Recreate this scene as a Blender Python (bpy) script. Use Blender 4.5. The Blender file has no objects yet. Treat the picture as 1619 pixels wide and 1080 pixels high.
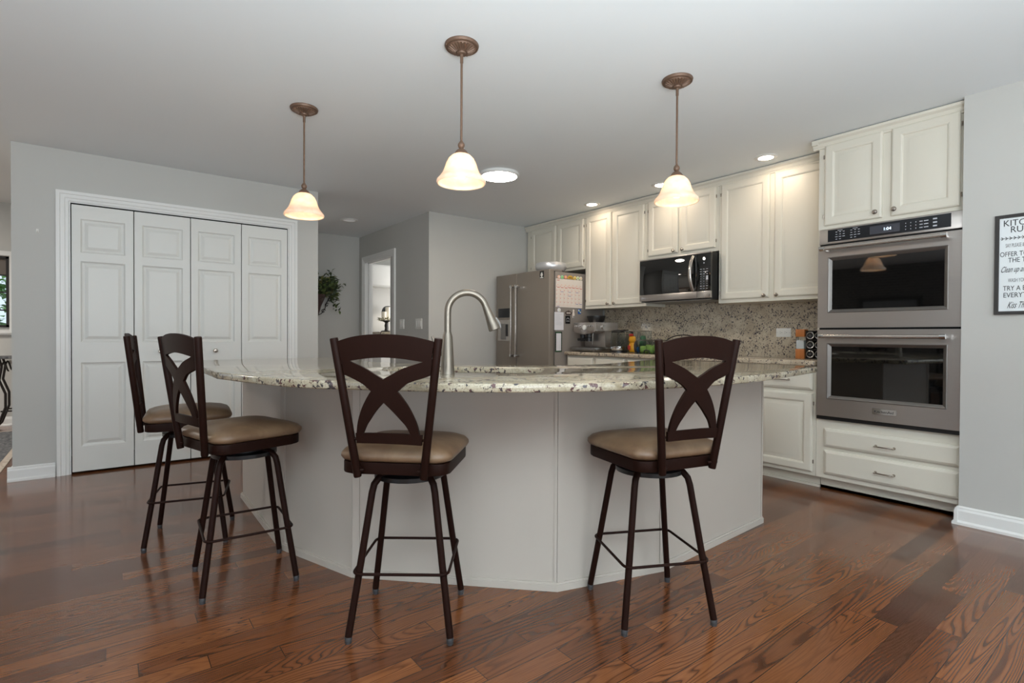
import bpy, bmesh, math, random
from mathutils import Vector, Matrix
R = math.radians
rnd = random.Random(7)
scene = bpy.context.scene
col = scene.collection

# ------------------------------------------------------------------ camera
F_PX = 834.73
YAW, PITCH, ROLL = R(37.467), R(-0.6144), R(0.2864)
CAM_H = 1.065
_f = Vector((math.sin(YAW) * math.cos(PITCH), math.cos(YAW) * math.cos(PITCH), math.sin(PITCH)))
_r = Vector((math.cos(YAW), -math.sin(YAW), 0))
_u = _r.cross(_f)
_r2 = _r * math.cos(ROLL) + _u * math.sin(ROLL)
_u2 = -_r * math.sin(ROLL) + _u * math.cos(ROLL)
cam_data = bpy.data.cameras.new('camera')
cam_data.sensor_width = 36.0
cam_data.lens = F_PX / 1619 * 36
cam_data.clip_start = 0.05
cam = bpy.data.objects.new('camera', cam_data)
cam.matrix_world = Matrix(((_r2.x, _u2.x, -_f.x, 0), (_r2.y, _u2.y, -_f.y, 0), (_r2.z, _u2.z, -_f.z, CAM_H), (0, 0, 0, 1)))
col.objects.link(cam)
scene.camera = cam

# ------------------------------------------------------------------ world, light, exposure
world = bpy.data.worlds.new('world')
scene.world = world
world.use_nodes = True
wn = world.node_tree.nodes
wn['Background'].inputs[0].default_value = (0.75, 0.87, 1.0, 1)
wn['Background'].inputs[1].default_value = 1.0
scene.view_settings.view_transform = 'Standard'
scene.view_settings.look = 'None'
scene.view_settings.gamma = 1
scene.view_settings.use_curve_mapping = False
scene.view_settings.exposure = 0.19


def area(name, loc, rot, sx, sy, power, color):
    l = bpy.data.lights.new(name, 'AREA')
    l.shape = 'RECTANGLE'
    l.size, l.size_y = sx, sy
    l.energy = power
    l.color = color
    o = bpy.data.objects.new(name, l)
    o.location = loc
    o.rotation_euler = rot
    col.objects.link(o)
    return o


DAY = (0.90, 0.96, 1.0)
# daylight through the windows of the front wall (behind the camera) and the left wall, then added fill lights
area('daylight_front', (-1.5, -3.62, 1.35), (R(112), 0, 0), 2.3, 1.9, 30, DAY)
area('daylight_front_side', (1.9, -3.62, 1.35), (R(112), 0, 0), 2.3, 1.9, 34, DAY)
area('daylight_left', (-5.12, -0.4, 1.35), (R(110), 0, R(-90)), 3.4, 1.9, 20, DAY)
area('living_fill', (-2.7, 6.6, 2.53), (0, 0, 0), 0.9, 0.9, 85, (1.0, 0.93, 0.85))  # unseen fill added under the ceiling to brighten the living room
area('study_fill', (4.98, 7.6, 1.5), (R(90), 0, R(90)), 1.6, 1.4, 40, (1.0, 0.95, 0.9))  # added fill that brightens the room behind the hall doorway
# added soft up-light behind the camera brightens the ceiling, standing in for a flash
area('bounce_fill', (-0.1, -0.8, 1.05), (R(174), 0, R(-10)), 2.4, 1.6, 250, (0.87, 0.955, 1.0))


# ------------------------------------------------------------------ materials
def lin(c):
    c = c / 255.0
    return c / 12.92 if c <= 0.04045 else ((c + 0.055) / 1.055) ** 2.4


def rgb(r, g, b):
    return (lin(r), lin(g), lin(b), 1)


class Nodes:
    """small helper to chain shader nodes"""

    def __init__(self, name):
        self.mat = bpy.data.materials.new(name)
        self.mat.use_nodes = True
        self.t = self.mat.node_tree
        self.bsdf = self.t.nodes['Principled BSDF']

    def n(self, kind, **kw):
        nd = self.t.nodes.new(kind)
        for k, v in kw.items():
            setattr(nd, k, v)
        return nd

    def link(self, a, b):
        self.t.links.new(a, b)

    def math(self, op, a, b=None, c=None):
        nd = self.n('ShaderNodeMath', operation=op)
        for i, v in enumerate((a, b, c)):
            if v is None:
                continue
            if isinstance(v, (int, float)):
                nd.inputs[i].default_value = v
            else:
                self.link(v, nd.inputs[i])
        return nd.outputs[0]

    def ramp(self, fac, stops, interp='LINEAR'):
        nd = self.n('ShaderNodeValToRGB')
        cr = nd.color_ramp
        cr.interpolation = interp
        while len(cr.elements) < len(stops):
            cr.elements.new(0.5)
        for e, (p, c) in zip(cr.elements, stops):
            e.position = p
            e.color = c if len(c) == 4 else (*c, 1)
        self.link(fac, nd.inputs[0])
        return nd.outputs[0]

    def mix(self, fac, a, b, mode='MIX'):
        nd = self.n('ShaderNodeMix', data_type='RGBA', blend_type=mode)
        for s, v in ((nd.inputs[0], fac), (nd.inputs[6], a), (nd.inputs[7], b)):
            if isinstance(v, (int, float)):
                s.default_value = v
            elif isinstance(v, tuple):
                s.default_value = v
            else:
                self.link(v, s)
        return nd.outputs[2]

    def noise(self, vec, scale, detail=2.0, rough=0.5, dist=0.0):
        nd = self.n('ShaderNodeTexNoise')
        nd.inputs['Scale'].default_value = scale
        nd.inputs['Detail'].default_value = detail
        nd.inputs['Roughness'].default_value = rough
        nd.inputs['Distortion'].default_value = dist
        if vec is not None:
            self.link(vec, nd.inputs['Vector'])
        return nd.outputs[0]

    def pos(self):
        return self.n('ShaderNodeNewGeometry').outputs['Position']

    def obj(self):
        return self.n('ShaderNodeTexCoord').outputs['Object']

    def mapping(self, vec, scale=(1, 1, 1), rot=(0, 0, 0), loc=(0, 0, 0)):
        nd = self.n('ShaderNodeMapping')
        nd.inputs['Scale'].default_value = scale
        nd.inputs['Rotation'].default_value = rot
        nd.inputs['Location'].default_value = loc
        self.link(vec, nd.inputs['Vector'])
        return nd.outputs[0]

    def set(self, **kw):
        for k, v in kw.items():
            s = self.bsdf.inputs[k]
            if isinstance(v, (int, float, tuple)):
                s.default_value = v
            else:
                self.link(v, s)

    def bump(self, height, strength=0.2, dist=0.002):
        nd = self.n('ShaderNodeBump')
        nd.inputs['Strength'].default_value = strength
        nd.inputs['Distance'].default_value = dist
        self.link(height, nd.inputs['Height'])
        self.link(nd.outputs[0], self.bsdf.inputs['Normal'])


M = {}


def plain(key, c, rough=0.5, metal=0.0, vary=0.04, scale=6.0, **kw):
    """paint, plastic or metal with a slight procedural mottling"""
    m = Nodes(key)
    base = rgb(*c)
    dark = tuple(x * (1 - vary) for x in base[:3]) + (1,)
    lite = tuple(min(1, x * (1 + vary)) for x in base[:3]) + (1,)
    nz = m.noise(m.obj(), scale, 3)
    m.set(**{'Base Color': m.mix(nz, dark, lite), 'Roughness': rough, 'Metallic': metal})
    for k, v in kw.items():
        m.set(**{k.replace('_', ' '): v})
    M[key] = m.mat
    return m


def brushed(key, c, rough=0.28, axis=2, metal=0.85):
    m = Nodes(key)
    sc = [4, 4, 4]
    for i in range(3):
        if i == axis:
            sc[i] = 260
    v = m.mapping(m.obj(), tuple(sc))
    nz = m.noise(v, 3.0, 3)
    base = rgb(*c)
    m.set(**{'Base Color': m.mix(nz, tuple(x * .9 for x in base[:3]) + (1,), base), 'Metallic': metal,
             'Roughness': m.math('ADD', m.math('MULTIPLY', nz, 0.14), rough - 0.07)})
    M[key] = m.mat


def emit(key, c, strength):
    m = Nodes(key)
    m.set(**{'Base Color': (*c, 1), 'Emission Color': (*c, 1), 'Emission Strength': strength, 'Roughness': 0.5})
    M[key] = m.mat


plain('wall_paint', (190, 189, 184), 0.6, vary=0.012, scale=2.5)
plain('ceiling_paint', (232, 237, 239), 0.75, vary=0.01, scale=2)
plain('trim_white', (228, 228, 225), 0.35, vary=0.01)
plain('door_white', (220, 220, 215), 0.4, vary=0.012)
plain('cabinet_cream', (218, 213, 199), 0.42, vary=0.015)
plain('island_paint', (188, 180, 170), 0.45, vary=0.03, scale=4)
plain('bronze', (33, 17, 12), 0.45, metal=0.0, vary=0.12, scale=14, **{'Specular_IOR_Level': 0.2, 'IOR': 1.3})
plain('lamp_bronze', (112, 88, 72), 0.5, metal=0.35, vary=0.2, scale=60)
plain('glide_grey', (58, 58, 60), 0.35)
plain('bezel_steel', (128, 124, 120), 0.45, metal=0.9)
plain('knob_nickel', (170, 160, 150), 0.25, metal=1.0)
plain('chrome', (205, 205, 205), 0.12, metal=1.0)
plain('black_plastic', (22, 22, 23), 0.35)
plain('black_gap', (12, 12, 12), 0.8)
plain('black_iron', (38, 33, 30), 0.5, metal=0.4)
plain('oven_glass', (9, 10, 10), 0.03, vary=0.0, **{'IOR': 1.85})
plain('panel_glass', (16, 18, 24), 0.12, vary=0.0)
plain('display_grey', (62, 64, 72), 0.2)
plain('button_white', (190, 192, 198), 0.5)
plain('fridge_slate', (132, 123, 113), 0.34, metal=0.2, vary=0.02)
plain('fridge_side', (138, 130, 123), 0.5, metal=0.15, vary=0.02)
plain('white_plastic', (225, 224, 219), 0.35)
plain('paper', (222, 212, 202), 0.7)
plain('paper_white', (218, 216, 220), 0.7)
plain('red_ink', (205, 100, 85), 0.7)
plain('violet_ink', (135, 120, 165), 0.7)
plain('grey_ink', (110, 110, 112), 0.7)
plain('black_ink', (45, 46, 48), 0.7)
plain('sign_white', (226, 231, 232), 0.55)
plain('sign_frame', (48, 45, 43), 0.6, vary=0.2, scale=20)
plain('sign_edge', (150, 136, 112), 0.6)
plain('magnet_pink', (226, 178, 152), 0.45)
plain('magnet_green', (140, 196, 158), 0.45)
plain('magnet_salmon', (222, 146, 112), 0.45)
plain('magnet_gold', (200, 155, 50), 0.45)
plain('magnet_yellow', (226, 200, 120), 0.45)
plain('magnet_cream', (216, 214, 190), 0.45)
plain('magnet_blue', (36, 84, 150), 0.45)
plain('magnet_lime', (150, 196, 80), 0.45)
plain('snack_yellow', (232, 160, 22), 0.35, vary=0.12, scale=25)
plain('snack_red', (196, 48, 34), 0.35)
plain('snack_green', (50, 120, 66), 0.4)
plain('snack_blue', (30, 100, 170), 0.4)
plain('snack_brown', (62, 44, 40), 0.4)
plain('lime_packet', (140, 172, 78), 0.4, vary=0.15, scale=30)
plain('salt', (232, 232, 232), 0.8)
plain('steel_mid', (150, 148, 146), 0.3, metal=1.0)
plain('sink_steel', (215, 216, 218), 0.32, metal=0.6)
plain('wax', (240, 232, 214), 0.5)
plain('lamp_dome', (52, 56, 60), 0.4)
plain('leaf_green', (92, 108, 62), 0.55, vary=0.4, scale=15)
plain('leaf_dark', (66, 78, 56), 0.6, vary=0.3, scale=15)
plain('leaf_olive', (142, 136, 84), 0.6, vary=0.3, scale=15)
plain('garden_leaf', (120, 165, 84), 0.6, vary=0.4, scale=5)
plain('shade_cloth', (112, 104, 96), 0.8)
plain('outside_wall', (200, 205, 208), 0.8)
brushed('stainless', (182, 175, 169), 0.32)
brushed('stainless_light', (196, 190, 184), 0.24)
brushed('faucet_nickel', (132, 124, 113), 0.36)
emit('bulb_glow', (1.0, 0.83, 0.63), 14.0)
emit('downlight_glow', (1.0, 0.82, 0.64), 64.0)
emit('panel_glow', (1.0, 0.90, 0.78), 74.0)
emit('dim_glow', (0.85, 0.85, 0.85), 0.12)
emit('clock_glow', (0.75, 0.88, 1.0), 1.6)
emit('dome_glow', (1.0, 0.9, 0.75), 3.0)


def make_glass(key, c, rough=0.02, alpha=0.25):
    m = Nodes(key)
    m.set(**{'Base Color': rgb(*c), 'Roughness': rough, 'Transmission Weight': 1.0, 'IOR': 1.15})
    M[key] = m.mat


make_glass('clear_glass', (235, 240, 240))
make_glass('smoke_glass', (222, 219, 210))
make_glass('window_glass', (245, 250, 250))

# alabaster lamp shade
m = Nodes('alabaster')
nz = m.noise(m.mapping(m.obj(), (1, 1, 2.2)), 11, 3, 0.55, 1.2)
cc = m.ramp(nz, [(0.3, rgb(252, 230, 206)), (0.62, rgb(255, 242, 228))])
m.set(**{'Base Color': cc, 'Roughness': 0.25})
tr = m.n('ShaderNodeBsdfTranslucent')
m.link(cc, tr.inputs[0])
mx = m.n('ShaderNodeMixShader')
mx.inputs[0].default_value = 0.42
m.link(m.bsdf.outputs[0], mx.inputs[1])
m.link(tr.outputs[0], mx.inputs[2])
m.link(mx.outputs[0], m.t.nodes['Material Output'].inputs[0])
M['alabaster'] = m.mat

# oak floor: planks along X
m = Nodes('oak_floor')
sp = m.n('ShaderNodeSeparateXYZ')
m.link(m.pos(), sp.inputs[0])
X, Y = sp.outputs[0], sp.outputs[1]
PW, PL = 0.083, 0.95
row_f = m.math('DIVIDE', Y, PW)
row = m.math('FLOOR', row_f)
wn1 = m.n('ShaderNodeTexWhiteNoise', noise_dimensions='1D')
m.link(row, wn1.inputs['W'])
px_ = m.math('ADD', m.math('DIVIDE', X, PL), m.math('MULTIPLY', wn1.outputs[0], 7.0))
pid = m.math('FLOOR', px_)
cmb = m.n('ShaderNodeCombineXYZ')
m.link(row, cmb.inputs[0])
m.link(pid, cmb.inputs[1])
wn2 = m.n('ShaderNodeTexWhiteNoise', noise_dimensions='3D')
m.link(cmb.outputs[0], wn2.inputs['Vector'])
H1 = wn2.outputs['Value']
sepc = m.n('ShaderNodeSeparateColor')
m.link(wn2.outputs['Color'], sepc.inputs[0])
H2, H3 = sepc.outputs[0], sepc.outputs[1]
# cathedral grain: contour lines of a stretched noise field, a different one on each plank
gv = m.n('ShaderNodeCombineXYZ')
m.link(m.math('MULTIPLY', X, 0.9), gv.inputs[0])
m.link(m.math('MULTIPLY', Y, 9.5), gv.inputs[1])
m.link(m.math('MULTIPLY', H1, 90.0), gv.inputs[2])
field = m.noise(gv.outputs[0], 1.0, 1.4, 0.25, 0.1)
freq = m.math('ADD', 22.0, m.math('MULTIPLY', H2, 24.0))
ph = m.math('FRACT', m.math('MULTIPLY', field, freq))
rings = m.ramp(ph, [(0.0, (0.0, 0.0, 0.0)), (0.12, (0.35, 0.35, 0.35)), (0.3, (0.9, 0.9, 0.9)), (0.6, (1, 1, 1)), (0.88, (0.7, 0.7, 0.7)), (1.0, (0.0, 0.0, 0.0))])
fv = m.n('ShaderNodeCombineXYZ')
m.link(m.math('MULTIPLY', X, 9.0), fv.inputs[0])
m.link(m.math('MULTIPLY', Y, 210.0), fv.inputs[1])
m.link(m.math('MULTIPLY', H3, 40.0), fv.inputs[2])
fibre = m.noise(fv.outputs[0], 1.0, 3, 0.6)
plank = m.ramp(H2, [(0.0, rgb(94, 55, 33)), (0.3, rgb(118, 70, 40)), (0.65, rgb(134, 82, 46)), (0.85, rgb(108, 64, 38)), (1.0, rgb(86, 50, 32))])
dark = m.mix(1.0, plank, rgb(150, 138, 132), 'MULTIPLY')
patch = m.ramp(m.noise(m.mapping(gv.outputs[0], (1.3, 0.35, 1), (0, 0, 0), (3, 7, 1)), 1.0, 2), [(0.34, (0.15, 0.15, 0.15)), (0.6, (1, 1, 1))])
c1 = m.mix(m.mix(patch, (0.8, 0.8, 0.8, 1), rings), dark, plank)
fr = m.ramp(fibre, [(0.3, (0.84, 0.84, 0.84)), (0.6, (1.05, 1.05, 1.05))])
c2 = m.mix(1.0, c1, fr, 'MULTIPLY')
gy = m.math('FRACT', row_f)
gx = m.math('FRACT', px_)
gap = m.math('MAXIMUM', m.math('MAXIMUM', m.math('LESS_THAN', gy, 0.016), m.math('GREATER_THAN', gy, 0.984)), m.math('LESS_THAN', gx, 0.0025))
c3 = m.mix(gap, c2, rgb(42, 25, 18))
m.set(**{'Base Color': c3, 'Roughness': m.math('ADD', 0.17, m.math('MULTIPLY', fibre, 0.1)), 'Coat Weight': 0.3, 'Coat Roughness': 0.1})
m.bump(m.math('SUBTRACT', m.math('MULTIPLY', fibre, 0.15), gap), 0.12, 0.0015)
M['oak_floor'] = m.mat


def granite(key, base_a, base_b, fleck, fleck2, fs, dens, stretch=(1, 1, 1)):
    m = Nodes(key)
    p = m.mapping(m.pos(), stretch, (0.3, 0.2, 0.5))
    cloud = m.noise(p, 9, 4, 0.6, 0.6)
    base = m.mix(m.ramp(cloud, [(0.35, (0, 0, 0)), (0.65, (1, 1, 1))]), rgb(*base_a), rgb(*base_b))
    fine = m.noise(p, fs * 3.2, 2, 0.6)
    base = m.mix(m.ramp(fine, [(0.36, (0.5, 0.5, 0.5)), (0.5, (0, 0, 0))]), base, rgb(*[int(x * .78) for x in base_a]))
    n1 = m.noise(p, fs, 3.5, 0.62, 0.45)
    clump = m.noise(p, fs * 0.22, 2, 0.5)
    thr = m.math('ADD', n1, m.math('MULTIPLY', m.math('SUBTRACT', clump, 0.5), 0.28))
    mask = m.ramp(thr, [(dens, (0, 0, 0)), (dens + 0.035, (1, 1, 1))])
    which = m.noise(p, fs * 0.7, 1)
    fl = m.mix(m.ramp(which, [(0.45, (0, 0, 0)), (0.55, (1, 1, 1))]), rgb(*fleck), rgb(*fleck2))
    m.set(**{'Base Color': m.mix(mask, base, fl), 'Roughness': 0.07, 'Specular IOR Level': 0.55})
    M[key] = m.mat


granite('island_granite', (160, 147, 122), (190, 181, 160), (88, 60, 58), (66, 62, 64), 52, 0.558, (0.9, 1.15, 1))
granite('splash_granite', (176, 160, 138), (198, 184, 162), (82, 74, 76), (58, 54, 60), 74, 0.56)

# tan leather
m = Nodes('tan_leather')
nz = m.noise(m.obj(), 7, 4, 0.6, 0.5)
m.set(**{'Base Color': m.ramp(nz, [(0.3, rgb(98, 73, 53)), (0.55, rgb(124, 99, 75)), (0.75, rgb(140, 117, 93))]), 'Roughness': 0.42})
m.bump(m.noise(m.obj(), 160, 3), 0.08, 0.001)
M['tan_leather'] = m.mat

# oak of the salt box
m = Nodes('honey_oak')
nz = m.noise(m.mapping(m.obj(), (60, 60, 5)), 1, 3)
m.set(**{'Base Color': m.mix(nz, rgb(150, 84, 34), rgb(196, 122, 60)), 'Roughness': 0.45})
M['honey_oak'] = m.mat

# brick of the fireplace wall across the room (seen in the oven doors)
m = Nodes('dark_brick')
bt = m.n('ShaderNodeTexBrick')
bt.inputs['Color1'].default_value = rgb(78, 70, 66)
bt.inputs['Color2'].default_value = rgb(58, 52, 50)
bt.inputs['Mortar'].default_value = rgb(112, 106, 100)
bt.inputs['Scale'].default_value = 4.6
bt.inputs['Mortar Size'].default_value = 0.025
m.link(m.mapping(m.pos(), (1, 1, 1), (0, R(90), R(90))), bt.inputs['Vector'])
sp = m.n('ShaderNodeSeparateXYZ')
m.link(m.pos(), sp.inputs[0])
cb = m.n('ShaderNodeCombineXYZ')
m.link(sp.outputs[1], cb.inputs[0])
m.link(sp.outputs[2], cb.inputs[1])
m.link(cb.outputs[0], bt.inputs['Vector'])
m.set(**{'Base Color': bt.outputs[0], 'Roughness': 0.85})
M['dark_brick'] = m.mat

# rug
m = Nodes('rug_field')
nz = m.noise(m.mapping(m.pos(), (6, 2.2, 1)), 2, 4, 0.6, 1.0)
m.set(**{'Base Color': m.ramp(nz, [(0.35, rgb(150, 138, 124)), (0.5, rgb(186, 174, 160)), (0.65, rgb(166, 156, 146))]), 'Roughness': 0.95})
M['rug_field'] = m.mat
m = Nodes('rug_border')
nz = m.noise(m.mapping(m.pos(), (30, 30, 1)), 1, 3)
m.set(**{'Base Color': m.ramp(nz, [(0.4, rgb(62, 64, 68)), (0.62, rgb(118, 118, 118))]), 'Roughness': 0.95})
M['rug_border'] = m.mat


# ------------------------------------------------------------------ mesh helpers
class MB:
    def __init__(self):
        self.bm = bmesh.new()

    def box(self, x0, x1, y0, y1, z0, z1, bev=0.0, seg=2):
        r = bmesh.ops.create_cube(self.bm, size=1)
        vs = r['verts']
        for v in vs:
            v.co = Vector((x0 if v.co.x < 0 else x1, y0 if v.co.y < 0 else y1, z0 if v.co.z < 0 else z1))
        if bev > 0:
            es = list({e for v in vs for e in v.link_edges})
            bmesh.ops.bevel(self.bm, geom=es, offset=bev, segments=seg, affect='EDGES', profile=0.5)
        return self

    def prism(self, pts, z0, z1, bev=0.0, seg=2):
        b = [self.bm.verts.new((p[0], p[1], z0)) for p in pts]
        t = [self.bm.verts.new((p[0], p[1], z1)) for p in pts]
        n = len(pts)
        f0 = self.bm.faces.new(list(reversed(b)))
        f1 = self.bm.faces.new(t)
        for i in range(n):
            self.bm.faces.new((b[i], b[(i + 1) % n], t[(i + 1) % n], t[i]))
        if bev > 0:
            es = list(set(f0.edges) | set(f1.edges))
            bmesh.ops.bevel(self.bm, geom=es, offset=bev, segments=seg, affect='EDGES', profile=0.5)
        return self

    def tube(self, path, r, seg=12, closed=False, caps=True, radii=None):
        P = [Vector(p) for p in path]
        n = len(P)
        rings = []
        prev = None
        for i in range(n):
            if closed:
                d = (P[(i + 1) % n] - P[i - 1]).normalized()
            else:
                d = (P[min(i + 1, n - 1)] - P[max(i - 1, 0)]).normalized()
            if prev is None:
                a = Vector((0, 0, 1)) if abs(d.z) < 0.9 else Vector((1, 0, 0))
                nrm = d.cross(a).normalized()
            else:
                nrm = (prev - d * prev.dot(d)).normalized()
            prev = nrm
            bi = d.cross(nrm)
            rr = radii[i] if radii else r
            rings.append([self.bm.verts.new(P[i] + (nrm * math.cos(2 * math.pi * k / seg) + bi * math.sin(2 * math.pi * k / seg)) * rr) for k in range(seg)])
        m_ = n if closed else n - 1
        for i in range(m_):
            a, b = rings[i], rings[(i + 1) % n]
            for k in range(seg):
                self.bm.faces.new((a[k], a[(k + 1) % seg], b[(k + 1) % seg], b[k]))
        if not closed and caps:
            self.bm.faces.new(list(reversed(rings[0])))
            self.bm.faces.new(rings[-1])
        return self

    def lathe(self, prof, seg=32, c=(0, 0, 0), axis='z', flute=None):
        """prof: list of (radius, height); flute(i, k) scales a radius"""
        rings = []
        c = Vector(c)
        for i, (r, h) in enumerate(prof):
            ring = []
            for k in range(seg):
                a = 2 * math.pi * k / seg
                dz = flute(i, k) if flute else 0
                p = Vector((r * math.cos(a), r * math.sin(a), h + dz))
                if axis == 'y':
                    p = Vector((p.x, p.z, p.y))
                elif axis == 'x':
                    p = Vector((p.z, p.x, p.y))
                ring.append(self.bm.verts.new(c + p))
            rings.append(ring)
        for a, b in zip(rings, rings[1:]):
            for k in range(seg):
                self.bm.faces.new((a[k], a[(k + 1) % seg], b[(k + 1) % seg], b[k]))
        for ring in (rings[0], rings[-1]):
            if (ring[0].co - ring[seg // 2].co).length > 1e-5:
                self.bm.faces.new(ring)
        return self

    def nested(self, x0, x1, z0, z1, prof, close=True):
        """rings of rectangles facing -Y: prof = [(inset, y)], last ring filled"""
        rings = []
        for ins, y in prof:
            rings.append([self.bm.verts.new(p) for p in ((x0 + ins, y, z0 + ins), (x1 - ins, y, z0 + ins), (x1 - ins, y, z1 - ins), (x0 + ins, y, z1 - ins))])
        for a, b in zip(rings, rings[1:]):
            for k in range(4):
                self.bm.faces.new((a[k], a[(k + 1) % 4], b[(k + 1) % 4], b[k]))
        if close:
            self.bm.faces.new(rings[-1])
        return self

    def strip(self, up, lo, fn, th, n=24):
        """plate between two polylines up/lo given in (u, h); fn maps to 3D, thickness along local Y"""
        def samp(pts, t):
            m_ = len(pts) - 1
            s = min(int(t * m_), m_ - 1)
            f = t * m_ - s
            p0 = pts[max(s - 1, 0)]
            p1, p2 = pts[s], pts[s + 1]
            p3 = pts[min(s + 2, m_)]
            return tuple(0.5 * ((2 * p1[j]) + (-p0[j] + p2[j]) * f + (2 * p0[j] - 5 * p1[j] + 4 * p2[j] - p3[j]) * f * f + (-p0[j] + 3 * p1[j] - 3 * p2[j] + p3[j]) * f ** 3) for j in (0, 1))
        cols = []
        for i in range(n + 1):
            t = i / n
            a, b = samp(up, t), samp(lo, t)
            q = []
            for s in (0, 0.5, 1):
                u, h = a[0] + (b[0] - a[0]) * s, a[1] + (b[1] - a[1]) * s
                p = Vector(fn(u, h))
                q.append((self.bm.verts.new(p + Vector((0, -th / 2, 0))), self.bm.verts.new(p + Vector((0, th / 2, 0)))))
            cols.append(q)
        F = self.bm.faces.new
        for a, b in zip(cols, cols[1:]):
            for s in (0, 1):
                F((a[s][0], b[s][0], b[s + 1][0], a[s + 1][0]))
                F((a[s][1], a[s + 1][1], b[s + 1][1], b[s][1]))
            F((a[0][0], a[0][1], b[0][1], b[0][0]))
            F((a[2][0], b[2][0], b[2][1], a[2][1]))
        for q in (cols[0], cols[-1]):
            for s in (0, 1):
                F((q[s][0], q[s + 1][0], q[s + 1][1], q[s][1]))
        return self

    def leaf(self, p, d, up, L, W):
        d = Vector(d).normalized()
        s = d.cross(Vector(up))
        if s.length < 1e-3:
            s = d.cross(Vector((1, 0, 0.3)))
        s.normalize()
        nn = s.cross(d)
        p = Vector(p)
        a = self.bm.verts.new(p)
        l1 = self.bm.verts.new(p + d * L * .45 + s * W * .5 + nn * W * .12)
        r1 = self.bm.verts.new(p + d * L * .45 - s * W * .5 + nn * W * .12)
        mid = self.bm.verts.new(p + d * L * .5)
        e = self.bm.verts.new(p + d * L - nn * W * .2)
        self.bm.faces.new((a, l1, mid))
        self.bm.faces.new((a, mid, r1))
        self.bm.faces.new((l1, e, mid))
        self.bm.faces.new((mid, e, r1))
        return self

    def text(self, s, size, loc, mat3, align='CENTER', depth=0.0006):
        """lettering: local text x/y axes mapped by mat3 (3x3)"""
        cu = bpy.data.curves.new('lettering', 'FONT')
        cu.body = s
        cu.size = size
        cu.align_x = align
        cu.extrude = depth
        cu.resolution_u = 3
        ob = bpy.data.objects.new('lettering', cu)
        me = bpy.data.meshes.new_from_object(ob)
        tb = bmesh.new()
        tb.from_mesh(me)
        mt = Matrix.Translation(Vector(loc)) @ mat3.to_4x4()
        tb.transform(mt)
        tmp = bpy.data.meshes.new('t')
        tb.to_mesh(tmp)
        tb.free()
        self.bm.from_mesh(tmp)
        bpy.data.meshes.remove(tmp)
        bpy.data.meshes.remove(me)
        bpy.data.objects.remove(ob)
        bpy.data.curves.remove(cu)
        return self

    def xf(self, mat4):
        self.bm.transform(mat4)
        return self

    def build(self, name, mat, parent=None, smooth=True, label=None, angle=35):
        bmesh.ops.recalc_face_normals(self.bm, faces=self.bm.faces)
        me = bpy.data.meshes.new(name)
        self.bm.to_mesh(me)
        self.bm.free()
        if not smooth:
            me.polygons.foreach_set('use_smooth', [False] * len(me.polygons))
        if smooth:
            me.polygons.foreach_set('use_smooth', [True] * len(me.polygons))
            me.set_sharp_from_angle(angle=R(angle))
        me.materials.append(M[mat])
        o = bpy.data.objects.new(name, me)
        col.objects.link(o)
        if parent:
            o.parent = parent
        if label:
            o['label'] = label
        return o


FACE = Matrix(((1, 0, 0), (0, 0, -1), (0, 1, 0)))       # text upright on a face that looks to -Y
SIDE = -R(90)                                            # things on the cabinet wall look to -X


def tag(o, label, cat, group=None):
    o['label'] = label
    o['category'] = cat
    if group:
        o['group'] = group
    return o


def thing(name, label, cat, loc=(0, 0, 0), rz=0.0, group=None):
    o = bpy.data.objects.new(name, None)
    o.empty_display_size = 0.1
    o.location = loc
    o.rotation_euler = (0, 0, rz)
    col.objects.link(o)
    return tag(o, label, cat, group)


def place(o, loc, rz=0.0):
    o.location = loc
    o.rotation_euler = (0, 0, rz)
    return o


def struct(name, mb, mat, parent=None, smooth=False):
    o = mb.build(name, mat, parent, smooth)
    if parent is None:
        o['kind'] = 'structure'
    return o


def dup(root, loc, rz, label, group=None):
    def cp(o, par):
        c = o.copy()
        col.objects.link(c)
        c.parent = par
        for ch in o.children:
            cp(ch, c)
        return c
    r = cp(root, None)
    place(r, loc, rz)
    r['label'] = label
    if group:
        r['group'] = group
    return r


CEIL = 2.44
# ------------------------------------------------------------------ room shell
struct('floor', MB().box(-5.2, 5.1, -3.7, 9.6, -0.08, 0), 'oak_floor')
struct('ceiling', MB().box(-0.545, 5.1, -3.7, 9.6, CEIL, CEIL + 0.12), 'ceiling_paint')
struct('ceiling_left', MB().box(-5.2, -0.545, -3.7, 9.6, CEIL + 0.12, CEIL + 0.24), 'ceiling_paint')
WP = 'wall_paint'
# closet box (bifold doors in its front)
b = MB()
b.box(-0.545, -0.225, 5.19, 5.31, 0, CEIL).box(1.342, 1.615, 5.19, 5.31, 0, CEIL).box(-0.225, 1.342, 5.19, 5.31, 2.055, CEIL)
b.box(-0.545, -0.425, 5.31, 5.95, 0, CEIL).box(1.495, 1.615, 5.31, 5.95, 0, CEIL).box(-0.545, 1.615, 5.95, 6.07, 0, CEIL)
struct('wall_back_left', b, WP)
struct('wall_mid_left', MB().box(1.495, 1.615, 6.07, 7.25, 0, CEIL), WP)
struct('wall_back', MB().box(2.83, 4.67, 5.215, 5.335, 0, CEIL), WP)
struct('wall_far_center', MB().box(1.4, 2.95, 7.25, 7.37, 0, CEIL), WP)
struct('wall_mid_right', MB().box(2.83, 2.95, 5.335, 6.2, 0, CEIL).box(2.83, 2.95, 7.08, 7.25, 0, CEIL).box(2.83, 2.95, 6.2, 7.08, 2.1, CEIL), WP)
struct('wall_right', MB().box(4.55, 4.67, 0.835, 5.215, 0, CEIL), WP)
struct('wall_near_right', MB().box(3.875, 4.67, -3.6, 0.835, 0, CEIL), WP)
struct('wall_far_right', MB().box(2.95, 5.1, 8.6, 8.72, 0, CEIL), WP)
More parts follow.
